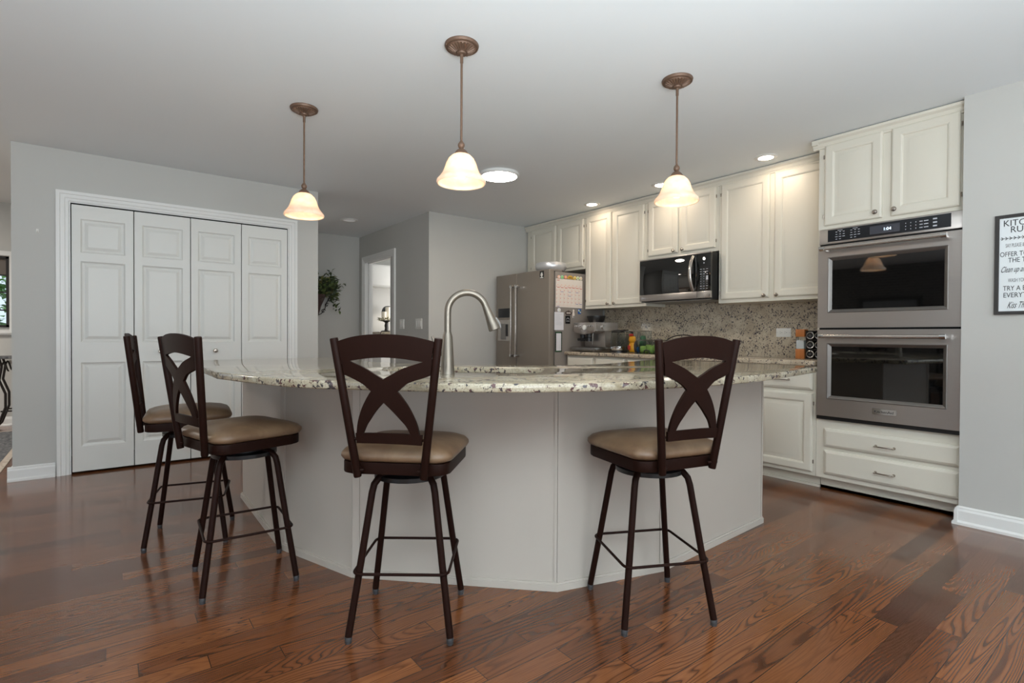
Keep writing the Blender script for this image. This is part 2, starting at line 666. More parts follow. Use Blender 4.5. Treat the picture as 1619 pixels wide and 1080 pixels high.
struct('wall_right_far', MB().box(5.0, 5.1, 5.335, 8.6, 0, 0.75).box(5.0, 5.1, 5.335, 8.6, 2.25, CEIL).box(5.0, 5.1, 5.335, 6.8, 0.75, 2.25).box(5.0, 5.1, 8.4, 8.6, 0.75, 2.25), WP)
# far wall of the living room with its window
WX0, WX1, WZ0, WZ1 = -1.535, -0.895, 1.135, 1.945
LC = CEIL + 0.12
b = MB()
b.box(-5.2, -4.85, 8.35, 8.47, 0, LC).box(-4.85, -3.15, 8.35, 8.47, 0, 0.55).box(-4.85, -3.15, 8.35, 8.47, 2.25, LC).box(-3.15, WX0, 8.35, 8.47, 0, LC).box(WX1, 1.5, 8.35, 8.47, 0, LC).box(WX0, WX1, 8.35, 8.47, 0, WZ0).box(WX0, WX1, 8.35, 8.47, WZ1, LC)
struct('wall_far_left', b, WP)
# wall with windows behind the camera
b = MB()
b.box(-5.2, -2.65, -3.6, -3.5, 0, LC).box(-0.35, 0.75, -3.6, -3.5, 0, LC).box(3.05, 3.875, -3.6, -3.5, 0, LC)
for x0, x1 in ((-2.65, -0.35), (0.75, 3.05)):
    b.box(x0, x1, -3.6, -3.5, 0, 0.4).box(x0, x1, -3.6, -3.5, 2.3, LC)
struct('wall_front', b, WP)
b = MB()
b.box(-5.1, -5.0, -3.5, -2.1, 0, LC).box(-5.1, -5.0, 1.3, 8.35, 0, LC)
b.box(-5.1, -5.0, -2.1, 1.3, 0, 0.4).box(-5.1, -5.0, -2.1, 1.3, 2.3, LC)
struct('wall_left', b, WP)
struct('wall_left_near', MB().box(-5.0, -4.9, 1.6, 5.6, 0, LC), 'dark_brick')


def win_frame(name, x0, x1, z0, z1, loc, rz):
    t = bpy.data.objects.new(name, None)
    col.objects.link(t)
    place(t, loc, rz)
    t['kind'] = 'structure'
    f = MB()
    for a in (x0, (x0 + x1) / 2 - 0.025, x1 - 0.05):
        f.box(a, a + 0.05, -0.02, 0.05, z0, z1)
    for a in (z0, z1 - 0.05):
        f.box(x0, x1, -0.02, 0.05, a, a + 0.05)
    f.build('window_frame', 'trim_white', t, False)


win_frame('window_2', -2.65, -0.35, 0.4, 2.3, (0, -3.55, 0), 0)
win_frame('window_3', 0.75, 3.05, 0.4, 2.3, (0, -3.55, 0), 0)
win_frame('window_4', -2.1, 1.3, 0.4, 2.3, (-5.05, 0, 0), R(90))
win_frame('window_5', -4.85, -3.15, 0.55, 2.25, (0, 8.41, 0), 0)

# window with a black iron grille in the living room
w1 = bpy.data.objects.new('window_1', None)
col.objects.link(w1)
w1['kind'] = 'structure'
f = MB()
f.nested(WX0 - 0.06, WX1 + 0.06, WZ0 - 0.09, WZ1 + 0.06, [(0, 8.35), (0, 8.315), (0.05, 8.31), (0.06, 8.335)], close=False)
f.box(WX0 - 0.08, WX1 + 0.08, 8.29, 8.36, WZ0 - 0.075, WZ0 - 0.045, 0.006)
f.build('window_frame', 'trim_white', w1)
g = MB()
for a in (WX0, WX1 - 0.025):
    g.box(a, a + 0.025, 8.33, 8.36, WZ0, WZ1)
for a in (WZ0, WZ1 - 0.025):
    g.box(WX0, WX1, 8.33, 8.36, a, a + 0.025)
cx, cz = (WX0 + WX1) / 2, 1.535
g.tube([(cx + 0.22 * math.cos(k * math.pi / 16), 8.345, cz + 0.22 * math.sin(k * math.pi / 16)) for k in range(32)], 0.009, 8, True)
for z in (1.33, 1.73):
    g.box(WX0, WX1, 8.34, 8.352, z - 0.008, z + 0.008)
for s in (-1, 1):
    g.box(min(cx + s * 0.22, cx + s * 0.32), max(cx + s * 0.22, cx + s * 0.32), 8.34, 8.352, cz - 0.008, cz + 0.008)
g.build('grille', 'black_iron', w1)
MB().box(WX0, WX1, 8.40, 8.406, WZ0, WZ1).build('pane', 'window_glass', w1, False)
MB().box(WX0, WX1, 8.375, 8.385, 1.73, WZ1).build('roller_blind', 'shade_cloth', w1, False)

# garden bushes outside that window
for i, (x, y, h) in enumerate(((-2.55, 10.3, 2.1), (-0.95, 10.5, 2.3))):
    g = MB()
    for k in range(900):
        a, zz = rnd.uniform(0, 6.283), rnd.random()
        rr = 0.6 * math.sin(math.pi * (0.15 + 0.8 * zz)) * rnd.uniform(0.75, 1.05)
        p = (x + rr * math.cos(a), y + rr * math.sin(a), 0.06 + h * zz)
        g.leaf(p, (math.cos(a), math.sin(a), rnd.uniform(-.4, .8)), (0, 0, 1), 0.17, 0.1)
    g.tube([(x, y, 0), (x, y, h * .8)], 0.02, 6)
    tag(g.build('garden_shrub', 'garden_leaf', None, False), ['shorter green garden shrub outside the grilled window', 'taller green garden shrub outside the grilled window'][i], 'shrub')
struct('ground', MB().box(-5.2, 2.5, 9.6, 13.5, -0.08, 0), 'outside_wall')


# base boards
def baseboard(name, p0, p1, out):
    """profiled board from p0 to p1 at the foot of a wall; out = unit normal into the room"""
    prof = [(0, 0), (0.026, 0), (0.026, 0.014), (0.016, 0.024), (0.016, 0.078), (0.011, 0.09), (0.011, 0.096), (0.004, 0.104), (0, 0.104)]
    b = MB()
    rings = []
    for p in (p0, p1):
        rings.append([b.bm.verts.new((p[0] + out[0] * d, p[1] + out[1] * d, z)) for d, z in prof])
    n = len(prof)
    for k in range(n):
        b.bm.faces.new((rings[0][k], rings[0][(k + 1) % n], rings[1][(k + 1) % n], rings[1][k]))
    b.bm.faces.new(rings[0])
    b.bm.faces.new(rings[1])
    return struct(name, b, 'trim_white')


baseboard('baseboard_left', (-0.571, 5.19), (-0.31, 5.19), (0, -1))
baseboard('baseboard_far_left', (-0.545, 5.19), (-0.545, 5.95), (-1, 0))
baseboard('baseboard_mid_left', (1.43, 5.19), (1.615, 5.19), (0, -1))
baseboard('baseboard_near_right', (3.875, 0.835), (3.875, -3.5), (-1, 0))
baseboard('baseboard_right', (3.849, 0.835), (3.875, 0.835), (0, 1))
baseboard('baseboard_back', (2.83, 5.215), (3.7, 5.215), (0, -1))
baseboard('baseboard_far_center', (1.615, 7.25), (2.83, 7.25), (0, -1))
baseboard('baseboard_mid_right', (2.83, 5.215), (2.83, 6.11), (-1, 0))
baseboard('baseboard_far', (-5.0, 8.35), (1.5, 8.35), (0, -1))


# casing helper: stepped profile around an opening, in local frame facing -Y
def casing(name, x0, x1, ztop, wdt, loc, rz):
    b = MB()
    prof = [(0.0, 0.0), (0.0, -0.022), (0.022, -0.022), (0.026, -0.017), (0.05, -0.017), (0.054, -0.012), (wdt - 0.012, -0.012), (wdt - 0.006, -0.006), (wdt, -0.006), (wdt, 0.0)]
    path = lambda ins: [(x0 + ins, 0.0), (x0 + ins, ztop - ins), (x1 - ins, ztop - ins), (x1 - ins, 0.0)]
    rows = [[b.bm.verts.new((p[0], y, p[1])) for p in path(i)] for i, y in prof]
    for a, c in zip(rows, rows[1:]):
        for k in range(3):
            b.bm.faces.new((a[k], a[k + 1], c[k + 1], c[k]))
    for k in (0, 3):
        b.bm.faces.new([r[k] for r in rows])
    o = struct(name, b, 'trim_white')
    place(o, loc, rz)
    return o


casing('trim_1', -0.302, 1.419, 2.135, 0.083, (0, 5.19, 0), 0)
# hall door casing (faces -X) with its jamb lining
casing('trim_2', 0.09, 1.14, 2.14, 0.085, (2.83, 7.2, 0), SIDE)
b = MB()
b.box(2.83, 2.95, 7.06, 7.08, 0, 2.1).box(2.83, 2.95, 6.2, 6.22, 0, 2.1).box(2.83, 2.95, 6.2, 7.08, 2.08, 2.1)
b.box(2.885, 2.92, 7.035, 7.06, 0, 2.08).box(2.885, 2.92, 6.22, 6.245, 0, 2.08).box(2.885, 2.92, 6.22, 7.06, 2.055, 2.08)
struct('trim_3', b, 'trim_white')

# ------------------------------------------------------------------ bifold closet doors
dr = bpy.data.objects.new('door_1', None)
col.objects.link(dr)
place(dr, (0, 5.2, 0))
dr['kind'] = 'structure'
LX = [-0.215, 0.169, 0.556, 0.943, 1.330]
for i in range(4):
    x0, x1 = LX[i] + 0.003, LX[i + 1] - 0.003
    z0, z1 = 0.018, 2.038
    b = MB()
    st = 0.052
    px0, px1 = x0 + st, x1 - st
    pz = [(0.205, 0.845), (1.0, 1.615), (1.68, 1.935)]
    cuts = [z0] + [z for p in pz for z in p] + [z1]
    b.box(x0, px0, -0.03, 0.004, z0, z1).box(px1, x1, -0.03, 0.004, z0, z1)
    for k in range(0, len(cuts), 2):
        b.box(px0, px1, -0.03, 0.004, cuts[k], cuts[k + 1])
    for a, c in pz:
        b.nested(px0, px1, a, c, [(0, -0.03), (0.009, -0.021), (0.02, -0.018), (0.024, -0.018), (0.042, -0.026), (0.046, -0.027)])
    leaf = b.build('leaf', 'door_white', dr, True, angle=12)
    if i in (1, 2):
        kx = 0.345 if i == 1 else 0.738
        MB().lathe([(0.0, 0), (0.011, 0), (0.009, -0.006), (0.007, -0.016), (0.015, -0.022), (0.018, -0.03), (0.013, -0.037), (0, -0.039)], 20, (kx, -0.03, 0.925), 'y').build('knob', 'knob_nickel', leaf, label='round satin nickel knob')
# track over the leaves; black strips paint the shade of the closet gaps
struct('trim_4', MB().box(-0.225, 1.342, 5.205, 5.235, 2.043, 2.055), 'black_gap')
struct('closet_gap_shade', MB().box(-0.2249, -0.2215, 5.19, 5.31, 0, 2.055).box(1.3385, 1.3419, 5.19, 5.31, 0, 2.055), 'black_gap')

# ------------------------------------------------------------------ cabinets
CC = 'cabinet_cream'


def raised_door(b, x0, x1, z0, z1, th=0.02, fr=0.058):
    """raised-panel door lying on y=0, front towards -Y"""
    b.nested(x0, x1, z0, z1, [(0, 0), (0, -th + 0.008), (0.004, -th + 0.003), (0.011, -th), (fr - 0.008, -th), (fr, -th + 0.003), (fr + 0.004, -th + 0.009),
                              (fr + 0.012, -th + 0.009), (fr + 0.034, -th + 0.001), (fr + 0.038, -th)])
    return b


def knob(parent, x, z, y=-0.02):
    return MB().lathe([(0.0, 0), (0.008, 0), (0.006, -0.004), (0.005, -0.013), (0.012, -0.017), (0.0155, -0.023), (0.012, -0.028), (0.004, -0.030), (0, -0.030)], 18, (x, y, z), 'y').build('knob', 'knob_nickel', parent, label='round nickel knob')


def pull(parent, x, z, y=-0.02, L=0.1):
    b = MB()
    pts = []
    for k in range(9):
        t = k / 8
        pts.append((x - L / 2 + L * t, y - 0.022 - 0.006 * math.sin(math.pi * t), z))
    b.tube(pts, 0.0042, 8)
    for s in (-1, 1):
        b.lathe([(0.009, 0), (0.007, -0.005), (0.004, -0.01), (0.005, -0.026), (0.0, -0.029)], 12, (x + s * L / 2, y, z), 'y')
    return b.build('handle', 'knob_nickel', parent, label='thin arched nickel bar pull')


def hinges(parent, xs, zs):
    for x in xs:
        for z in zs:
            MB().tube([(x, -0.009, z - 0.013), (x, -0.009, z + 0.013)], 0.0045, 8).build('hinge', 'knob_nickel', parent)


def upper(yL, yR, zb, label, doors, kz, ks, gap_left=0.05):
    t = thing('upper_cabinet', label, 'cabinet', (4.22, yL, 0), SIDE, 'upper cabinets on the cabinet wall')
    w = yL - yR
    MB().box(0.0, w, 0, 0.31, zb, 2.40, 0.0015, 1).build('carcass', CC, t)
    for (a, c), (kx) in zip(doors, ks):
        o = raised_door(MB(), yL - a, yL - c, zb + 0.03, 2.372).build('door', CC, t, angle=20)
        if kx is not None:
            knob(o, yL - kx, kz)
    hinges(t, [yL - doors[0][0] - 0.006, yL - doors[-1][1] + 0.006], [zb + 0.09, 2.29])
    return t


upper(5.19, 4.172, 1.815, 'short two-door cream cabinet over the refrigerator', [(5.10, 4.655), (4.615, 4.196)], 1.87, [None, None])
upper(4.170, 3.335, 1.365, 'tall two-door cream wall cabinet over the espresso machine', [(4.147, 3.785), (3.755, 3.36)], 1.41, [3.815, 3.725])
upper(3.333, 2.557, 1.815, 'short two-door cream cabinet over the microwave', [(3.305, 2.965), (2.935, 2.585)], 1.866, [3.0, 2.905])
upper(2.555, 1.637, 1.355, 'tall two-door cream wall cabinet beside the double oven', [(2.53, 2.112), (2.07, 1.655)], 1.40, [2.14, 2.04])


def crown(name, y0, y1, x, zt):
    prof = [(0, -0.062), (-0.008, -0.06), (-0.010, -0.05), (-0.014, -0.046), (-0.020, -0.028), (-0.034, -0.016), (-0.036, -0.008), (-0.036, 0), (0.0, 0)]
    b = MB()
    rings = [[b.bm.verts.new((x + d, y, zt + z)) for d, z in prof] for y in (y0, y1)]
    n = len(prof)
    for k in range(n):
        b.bm.faces.new((rings[0][k], rings[0][(k + 1) % n], rings[1][(k + 1) % n], rings[1][k]))
    b.bm.faces.new(rings[0])
    b.bm.faces.new(rings[1])
    return b


struct('trim_6', crown('c', 5.21, 1.67, 4.219, 2.433), CC)
struct('crown_gap_shade', MB().box(4.205, 4.53, 1.67, 5.21, 2.4335, 2.4399).box(3.93, 4.53, 0.836, 1.66, 2.4335, 2.4399), 'black_gap')  # black sheets painting the shade in the gap above the crowns

# tall oven cabinet
YL = 1.635
t = thing('oven_cabinet', 'tall cream cabinet that holds the double wall oven', 'cabinet', (3.95, YL, 0), SIDE)
b = MB()
W = 0.798
b.box(0, W, 0, 0.58, 0.09, 0.497).box(0, W, 0, 0.58, 1.812, 2.40).box(0, 0.012, 0, 0.58, 0.497, 1.812).box(W - 0.006, W, 0, 0.58, 0.497, 1.812).box(0, W, 0.54, 0.58, 0.497, 1.812)
b.build('carcass', CC, t, False)
for (a, c), kx in zip(((1.594, 1.252), (1.203, 0.862)), (1.283, 1.180)):
    o = raised_door(MB(), YL - a, YL - c, 1.835, 2.387).build('door', CC, t, angle=20)
    knob(o, YL - kx, 1.872)
for za, zc, kz in ((0.312, 0.437, 0.366), (0.122, 0.286, 0.196)):
    o = MB().nested(YL - 1.58, YL - 0.842, za, zc, [(0, 0), (0, -0.012), (0.005, -0.016), (0.018, -0.021), (0.03, -0.021)]).build('drawer', CC, t, angle=20)
    pull(o, YL - 1.217, kz, -0.021)
cb_ = crown('crown_molding', 1.671, 0.838, 3.949, 2.433)
cb_.xf(Matrix.Rotation(R(90), 4, 'Z') @ Matrix.Translation((-3.95, -YL, 0)))
cb_.build('crown_molding', CC, t, False)
cb2 = MB().box(-0.036, -0.0005, -0.036, 0.25, 2.40, 2.433)
cb2.build('crown_return', CC, t, False)
hinges(t, [YL - 1.594 - 0.006, YL - 0.862 + 0.006], [1.9, 2.31])
MB().box(0, W, 0.08, 0.1, 0, 0.09).box(0, W, 0.08, 0.105, 0, 0.02).build('toe_kick', CC, t, False)


def base_unit(yL, yR, label, two=False):
    t = thing('base_cabinet', label, 'cabinet', (3.95, yL, 0), SIDE, 'base cabinets under the back counter')
    w = yL - yR
    MB().box(0, w, 0, 0.58, 0.09, 0.862, 0.0015, 1).build('carcass', CC, t)
    MB().box(0, w, 0.08, 0.1, 0, 0.09).box(0, w, 0.066, 0.08, 0, 0.018).build('toe_kick', CC, t, False)
    o = MB().nested(0.02, w - 0.02, 0.693, 0.845, [(0, 0), (0, -0.012), (0.005, -0.016), (0.018, -0.021), (0.03, -0.021)]).build('drawer', CC, t, angle=20)
    pull(o, w / 2, 0.757, -0.021)
    d = raised_door(MB(), 0.02, w - 0.02, 0.118, 0.668).build('door', CC, t, angle=20)
    knob(d, 0.05, 0.63)
    hinges(t, [w - 0.014], [0.19, 0.6])


base_unit(4.168, 3.765, 'cream drawer base cabinet next to the refrigerator side')
base_unit(3.763, 3.345, 'cream drawer base cabinet under the snack bin')
base_unit(3.343, 2.952, 'cream base cabinet below the microwave on its refrigerator side')
base_unit(2.950, 2.557, 'cream base cabinet below the microwave on its oven side')
base_unit(2.555, 2.102, 'cream base cabinet half hidden by the oven end of the island')
base_unit(2.100, 1.638, 'cream base cabinet with raised door beside the double oven')

b = MB()
b.box(3.905, 4.534, 1.638, 4.172, 0.864, 0.9, 0.008, 3)
tag(b.build('worktop', 'splash_granite'), 'polished beige granite worktop running along the cabinet wall', 'countertop')
tag(MB().box(4.536, 4.549, 1.638, 4.172, 0.9, 1.5).build('backsplash', 'splash_granite', None, False), 'speckled beige granite backsplash slab under the wall cabinets', 'backsplash')

# ------------------------------------------------------------------ double wall oven
t = thing('double_wall_oven', 'stainless steel double wall oven with black glass doors', 'oven', (3.95, YL, 0), SIDE)
O0, O1 = YL - 1.617, YL - 0.84
MB().box(O0 + 0.004, O1 - 0.004, 0.002, 0.5, 0.503, 1.806).build('body', 'black_plastic', t, False)
p = MB().box(O0, O1, -0.03, 0, 1.703, 1.806, 0.003).build('control_panel', 'stainless', t)
MB().box(YL - 1.562, YL - 0.896, -0.033, -0.029, 1.717, 1.797).build('panel_glass', 'panel_glass', p, False, label='black glass strip with white key legends')
d = MB().box(YL - 1.311, YL - 1.148, -0.0345, -0.0325, 1.73, 1.782).build('display', 'display_grey', p, False)
MB().text('1:04', 0.026, (YL - 1.215, -0.0347, 1.747), FACE, 'CENTER').build('clock_digits', 'clock_glow', p, False)
kb = MB()


def key(yc, z, w=0.012, h=0.0035):
    kb.box(YL - yc - w / 2, YL - yc + w / 2, -0.0338, -0.0325, z - h / 2, z + h / 2)


for c0 in (1.508, 1.418):
    for r_, z in enumerate((1.778, 1.762, 1.746, 1.73)):
        for k in range(3 if r_ < 3 else 2):
            key(c0 - k * 0.022, z, 0.015 if r_ == 2 else 0.011)
    key(c0 - 0.022, 1.788, 0.03, 0.003)
for k in range(3):
    for r_ in range(3):
        key(1.118 - k * 0.026, 1.735 + r_ * 0.019, 0.004, 0.005)
for k, w in ((1.04, 0.016), (1.015, 0.022)):
    for r_ in range(3):
        key(k, 1.735 + r_ * 0.019, w, 0.005)
for r_ in range(3):
    key(0.972, 1.735 + r_ * 0.021, 0.02, 0.008)
kb.build('lettering', 'button_white', p, False)
for z in (1.690, 1.118):
    MB().box(O0, O1, -0.012, 0, z, z + 0.013).build('gap_strip', 'black_gap', t, False)


def oven_door(z0, z1, wz0, wz1, hz, badge):
    wx0, wx1 = YL - 1.55, YL - 0.905
    b = MB()
    y0, y1 = -0.045, 0.0
    b.box(O0, wx0, y0, y1, z0, z1, 0.0).box(wx1, O1, y0, y1, z0, z1).box(wx0, wx1, y0, y1, z0, wz0).box(wx0, wx1, y0, y1, wz1, z1)
    dd = b.build('oven_door', 'stainless', t, False)
    fr = MB().nested(wx0, wx1, wz0, wz1, [(0, -0.045), (-0.004, -0.047), (0.0, -0.049), (0.004, -0.047), (0.02, -0.032)], close=False)
    fr.build('window_bezel', 'bezel_steel', dd, True)
    MB().box(wx0 + 0.004, wx1 - 0.004, -0.033, -0.02, wz0 + 0.004, wz1 - 0.004).build('door_glass', 'oven_glass', dd, False, label='dark reflective glass window')
    hx0, hx1 = YL - 1.582, YL - 0.898
    h = MB().tube([(hx0 + 0.02, -0.105, hz), (hx1 - 0.02, -0.105, hz)], 0.0125, 16)
    ho = h.build('handle', 'stainless_light', dd)
    for a in (hx0, hx1 - 0.028):
        e = MB().tube([(a, -0.105, hz), (a + 0.028, -0.105, hz)], 0.015, 16)
        e.tube([(a + 0.014, -0.105, hz), (a + 0.014, -0.044, hz - 0.004)], 0.009, 10)
        e.build('handle_bracket', 'chrome', ho)
    if badge:
        MB().box(YL - 1.281, YL - 1.149, -0.048, -0.0445, 0.574, 0.611, 0.001, 1).build('badge', 'chrome', dd)
        MB().text('KitchenAid', 0.0235, (YL - 1.217, -0.0485, 0.5845), FACE).build('badge_lettering', 'black_ink', dd, False)
    return dd


oven_door(1.131, 1.690, 1.236, 1.606, 1.662, False)
oven_door(0.527, 1.118, 0.650, 1.022, 1.072, True)
MB().box(O0 - 0.008, O1, -0.028, 0, 0.5, 0.525, 0.002, 1).build('bottom_trim', 'black_plastic', t)

# ------------------------------------------------------------------ microwave
t = thing('microwave', 'black and stainless over-the-range microwave under the wall cabinet', 'microwave', (4.10, 3.318, 0), SIDE)
MB().box(0.005, 0.755, 0.022, 0.42, 1.395, 1.797).build('body', 'black_plastic', t, False)
MB().box(0.03, 0.73, 0.05, 0.4, 1.388, 1.395).build('underside', 'steel_mid', t, False)
dd = MB().box(0.0, 0.627, 0, 0.022, 1.463, 1.787, 0.002).build('door_glass', 'oven_glass', t, label='black mirror glass door')
MB().box(0.0, 0.627, -0.002, 0.022, 1.402, 1.462, 0.002).build('door_rail', 'stainless', t)
MB().box(0.63, 0.76, -0.002, 0.022, 1.402, 1.462, 0.002).build('panel_rail', 'stainless_light', t)
MB().box(0.0, 0.76, -0.002, 0.024, 1.788, 1.799, 0.001).build('top_rail', 'stainless', t)
cp_ = MB().box(0.63, 0.76, 0, 0.022, 1.463, 1.787, 0.002).build('control_panel', 'oven_glass', t)
kb = MB()
for r_ in range(9):
    z = 1.482 + r_ * 0.021
    for c_ in range(3):
        if c_ == 2 and r_ in (4, 5):
            continue
        w = 0.016 if r_ in (0, 1, 6, 7, 8) else 0.005
        kb.box(0.665 + c_ * 0.03 - w / 2, 0.665 + c_ * 0.03 + w / 2, -0.0012, 0.0005, z, z + 0.004)
kb.box(0.7155, 0.7345, -0.0012, 0.0005, 1.558, 1.594)
kb.box(0.68, 0.71, -0.0012, 0.0005, 1.742, 1.747).box(0.69, 0.70, -0.0012, 0.0005, 1.70, 1.71).box(0.688, 0.698, -0.0012, 0.0005, 1.727, 1.733)
kb.build('lettering', 'button_white', cp_, False)
hb = MB()
pts = []
for k in range(17):
    q = k / 16
    pts.append((0.592, -0.006 - 0.052 * math.sin(math.pi * q) ** 0.8, 1.472 + 0.30 * q))
hb.tube(pts, 0.012, 12)
hb.bm.transform(Matrix.Translation((0.592, 0, 0)) @ Matrix.Diagonal((1.25, 1, 1, 1)) @ Matrix.Translation((-0.592, 0, 0)))
hb.build('handle', 'stainless_light', t, label='bowed stainless handle')
lg = MB().tube([(0.032 + 0.009 * math.cos(a * math.pi / 8), -0.003, 1.430 + 0.009 * math.sin(a * math.pi / 8)) for a in range(16)], 0.0018, 6, True)
lg.box(0.0305, 0.0325, -0.0035, -0.002, 1.427, 1.435)
lg.text('LG', 0.022, (0.046, -0.0028, 1.4225), FACE, 'LEFT')
lg.build('badge_lettering', 'button_white', t, False)

# ------------------------------------------------------------------ refrigerator
FY = 5.14
t = thing('refrigerator', 'slate grey french-door refrigerator in the corner by the cabinets', 'refrigerator', (3.70, FY, 0), SIDE)
FW = FY - 4.185
MB().box(0.0, FW, 0.085, 0.82, 0.03, 1.755, 0.004).box(0.03, FW - 0.03, 0.1, 0.8, 0.0, 0.03).build('body', 'fridge_side', t)
SEAM = FY - 4.745
ld = MB().box(0.0, SEAM - 0.003, 0, 0.07, 0.62, 1.775, 0.008, 3).build('door', 'fridge_slate', t)
rd = MB().box(SEAM + 0.003, FW, 0, 0.07, 0.62, 1.775, 0.008, 3).build('door', 'fridge_slate', t)
MB().box(0.0, FW, 0, 0.07, 0.06, 0.61, 0.008, 3).build('freezer_drawer', 'fridge_slate', t)
for nm, hy, dd in (('l', 4.79, ld), ('r', 4.70, rd)):
    hx = FY - hy
    MB().box(hx - 0.011, hx + 0.011, -0.06, -0.042, 0.83, 1.63, 0.006, 3).build('handle', 'stainless_light', dd)
    for z in (0.825, 1.61):
        MB().box(hx - 0.013, hx + 0.013, -0.062, 0.0, z, z + 0.028, 0.003).build('handle_bracket', 'chrome', dd)
dx0, dx1 = FY - 5.095, FY - 4.865
MB().box(dx0, dx1, -0.004, 0, 1.278, 1.385, 0.002).build('dispenser_panel', 'panel_glass', ld)
b = MB().nested(dx0, dx1, 1.005, 1.25, [(0, 0), (0, -0.006), (0.012, -0.006), (0.02, -0.001)], close=False)
b.box(dx0 + 0.014, dx1 - 0.014, -0.002, -0.0005, 1.018, 1.238)
b.build('dispenser_frame', 'stainless_light', ld)
MB().lathe([(0.055, 0), (0.05, 0.18)], 24, ((dx0 + dx1) / 2 - 0.01, -0.001, 1.025)).xf(Matrix.Translation((0, -0.001, 0)) @ Matrix.Diagonal((1, 0.2, 1, 1))).build('dispenser_recess', 'steel_mid', ld)
MB().box((dx0 + dx1) / 2 + 0.04, (dx0 + dx1) / 2 + 0.07, -0.012, 0, 1.06, 1.2, 0.003).build('dispenser_paddle', 'black_plastic', ld)
b = MB().prism([(0.02, 1.755), (0.32, 1.755), (0.2, 1.80), (0.03, 1.80)], 0, 0.05)
hc = MB()
hc.box(FW - 0.09, FW - 0.005, 0.02, 0.19, 1.757, 1.778, 0.004).box(0.005, 0.09, 0.02, 0.19, 1.757, 1.778, 0.004)
hc.build('hinge_cover', 'fridge_side', t)
b.bm.free()

# things on the refrigerator: side looks to -Y at y = 4.185
SY = 4.184
# front magnet (on the right door, looks to -X)
t = thing('square_magnet', 'black and white square magnet on the front of the refrigerator door', 'magnet', (3.70, 4.305, 0), SIDE)
MB().box(-0.032, 0.032, -0.004, -0.0005, 1.682, 1.762).build('plate', 'black_plastic', t, False)
b = MB().box(-0.028, 0.028, -0.005, -0.0035, 1.686, 1.694)
b.prism([(-0.009, 1.694), (0.009, 1.694), (0.006, 1.705), (0.017, 1.711), (0.02, 1.724), (0.012, 1.73), (0.016, 1.742), (0.005, 1.74), (0.0, 1.752), (-0.005, 1.74), (-0.016, 1.742), (-0.012, 1.73), (-0.02, 1.724), (-0.017, 1.711), (-0.006, 1.705)], 0.0035, 0.005)
for v in b.bm.verts:
    if v.co.z < 0.1:
        v.co = Vector((v.co.x, -v.co.z, v.co.y))
b.build('emblem', 'white_plastic', t, False, label='white emblem')


def disc_magnet(x, z, mat, label, r=0.021, star=None):
    t = thing('round_magnet', label, 'magnet', (x, SY, z), 0, 'magnets on the refrigerator side')
    MB().lathe([(r, -0.0005), (r, -0.004), (r - 0.003, -0.006), (0, -0.006)], 20, (0, 0, 0), 'y').build('disc', mat, t)
    MB().lathe([(r * .45, -0.006), (r * .45, -0.0068), (0, -0.0068)], 12, (0, 0, 0), 'y').build('dot', star or 'paper_white', t)


disc_magnet(3.834, 1.695, 'magnet_pink', 'pink round magnet, first in the row above the calendar')
disc_magnet(3.880, 1.697, 'magnet_green', 'mint green round magnet above the calendar', star='magnet_lime')
disc_magnet(3.930, 1.699, 'magnet_salmon', 'salmon round magnet between the green one and the gold half disc', star='magnet_pink')
disc_magnet(4.068, 1.700, 'magnet_yellow', 'pale yellow round magnet just after the gold half disc', star='magnet_gold')
disc_magnet(4.114, 1.702, 'magnet_cream', 'cream and lime round magnet near the end of the row', star='magnet_lime')
disc_magnet(4.160, 1.702, 'magnet_cream', 'cream and pink round magnet ending the row above the calendar', star='magnet_pink')
disc_magnet(3.838, 1.342, 'paper_white', 'white round magnet pinning the white note', 0.024, 'magnet_cream')
t = thing('half_disc_magnet', 'gold half-round magnet in the row above the calendar', 'magnet', (4.0, SY, 1.685), 0, 'magnets on the refrigerator side')
hp = [(0.043 * math.cos(k * math.pi / 14), 0.04 * math.sin(k * math.pi / 14)) for k in range(15)]
b = MB().prism(hp, 0.0005, 0.006)
for v in b.bm.verts:
    v.co = Vector((v.co.x, -v.co.z, v.co.y))
b.build('plate', 'magnet_gold', t)
b = MB()
for k in range(4):
    b.box(-0.026 + k * 0.014, -0.018 + k * 0.014, -0.007, -0.0055, 0.008, 0.02)
b.build('lettering_marks', 'snack_brown', t, False)

t = thing('wall_calendar', 'monthly calendar sheet with red marks on the refrigerator side', 'calendar', (3.79, SY, 1.375))
MB().box(0, 0.394, -0.003, -0.0005, 0, 0.305).build('sheet', 'paper', t, False)
g = MB()
for k in range(1, 7):
    g.box(k * 0.056, k * 0.056 + 0.0012, -0.0036, -0.0028, 0.02, 0.23)
for k in range(6):
    g.box(0.004, 0.39, -0.0036, -0.0028, 0.02 + k * 0.042, 0.0212 + k * 0.042)
for k in range(7):
    g.box(0.016 + k * 0.056, 0.034 + k * 0.056, -0.0036, -0.0028, 0.236, 0.243)
g.build('grid_lines', 'magnet_pink', t, False)
g = MB()
g.box(0.012, 0.05, -0.0038, -0.0028, 0.284, 0.29)
for r_ in range(5):
    for k in range(7):
        x = 0.006 + k * 0.056
        z = 0.05 + r_ * 0.042
        g.box(x, x + 0.009, -0.0038, -0.0028, z, z + 0.006)
        if r_ == 4:
            zz = z - 0.008 + rnd.uniform(-.004, .004)
            g.box(x + 0.012, x + 0.046, -0.0038, -0.0028, zz, zz + 0.007)
g.build('red_marks', 'red_ink', t, False)
g = MB()
for k, r_ in ((1, 3), (3, 3), (5, 3), (3, 2), (5, 0), (6, 0), (0, -1)):
    x, z = 0.012 + k * 0.056, 0.038 + r_ * 0.042
    g.box(x, x + 0.04, -0.0038, -0.0028, max(z, 0.006), max(z, 0.006) + 0.005)
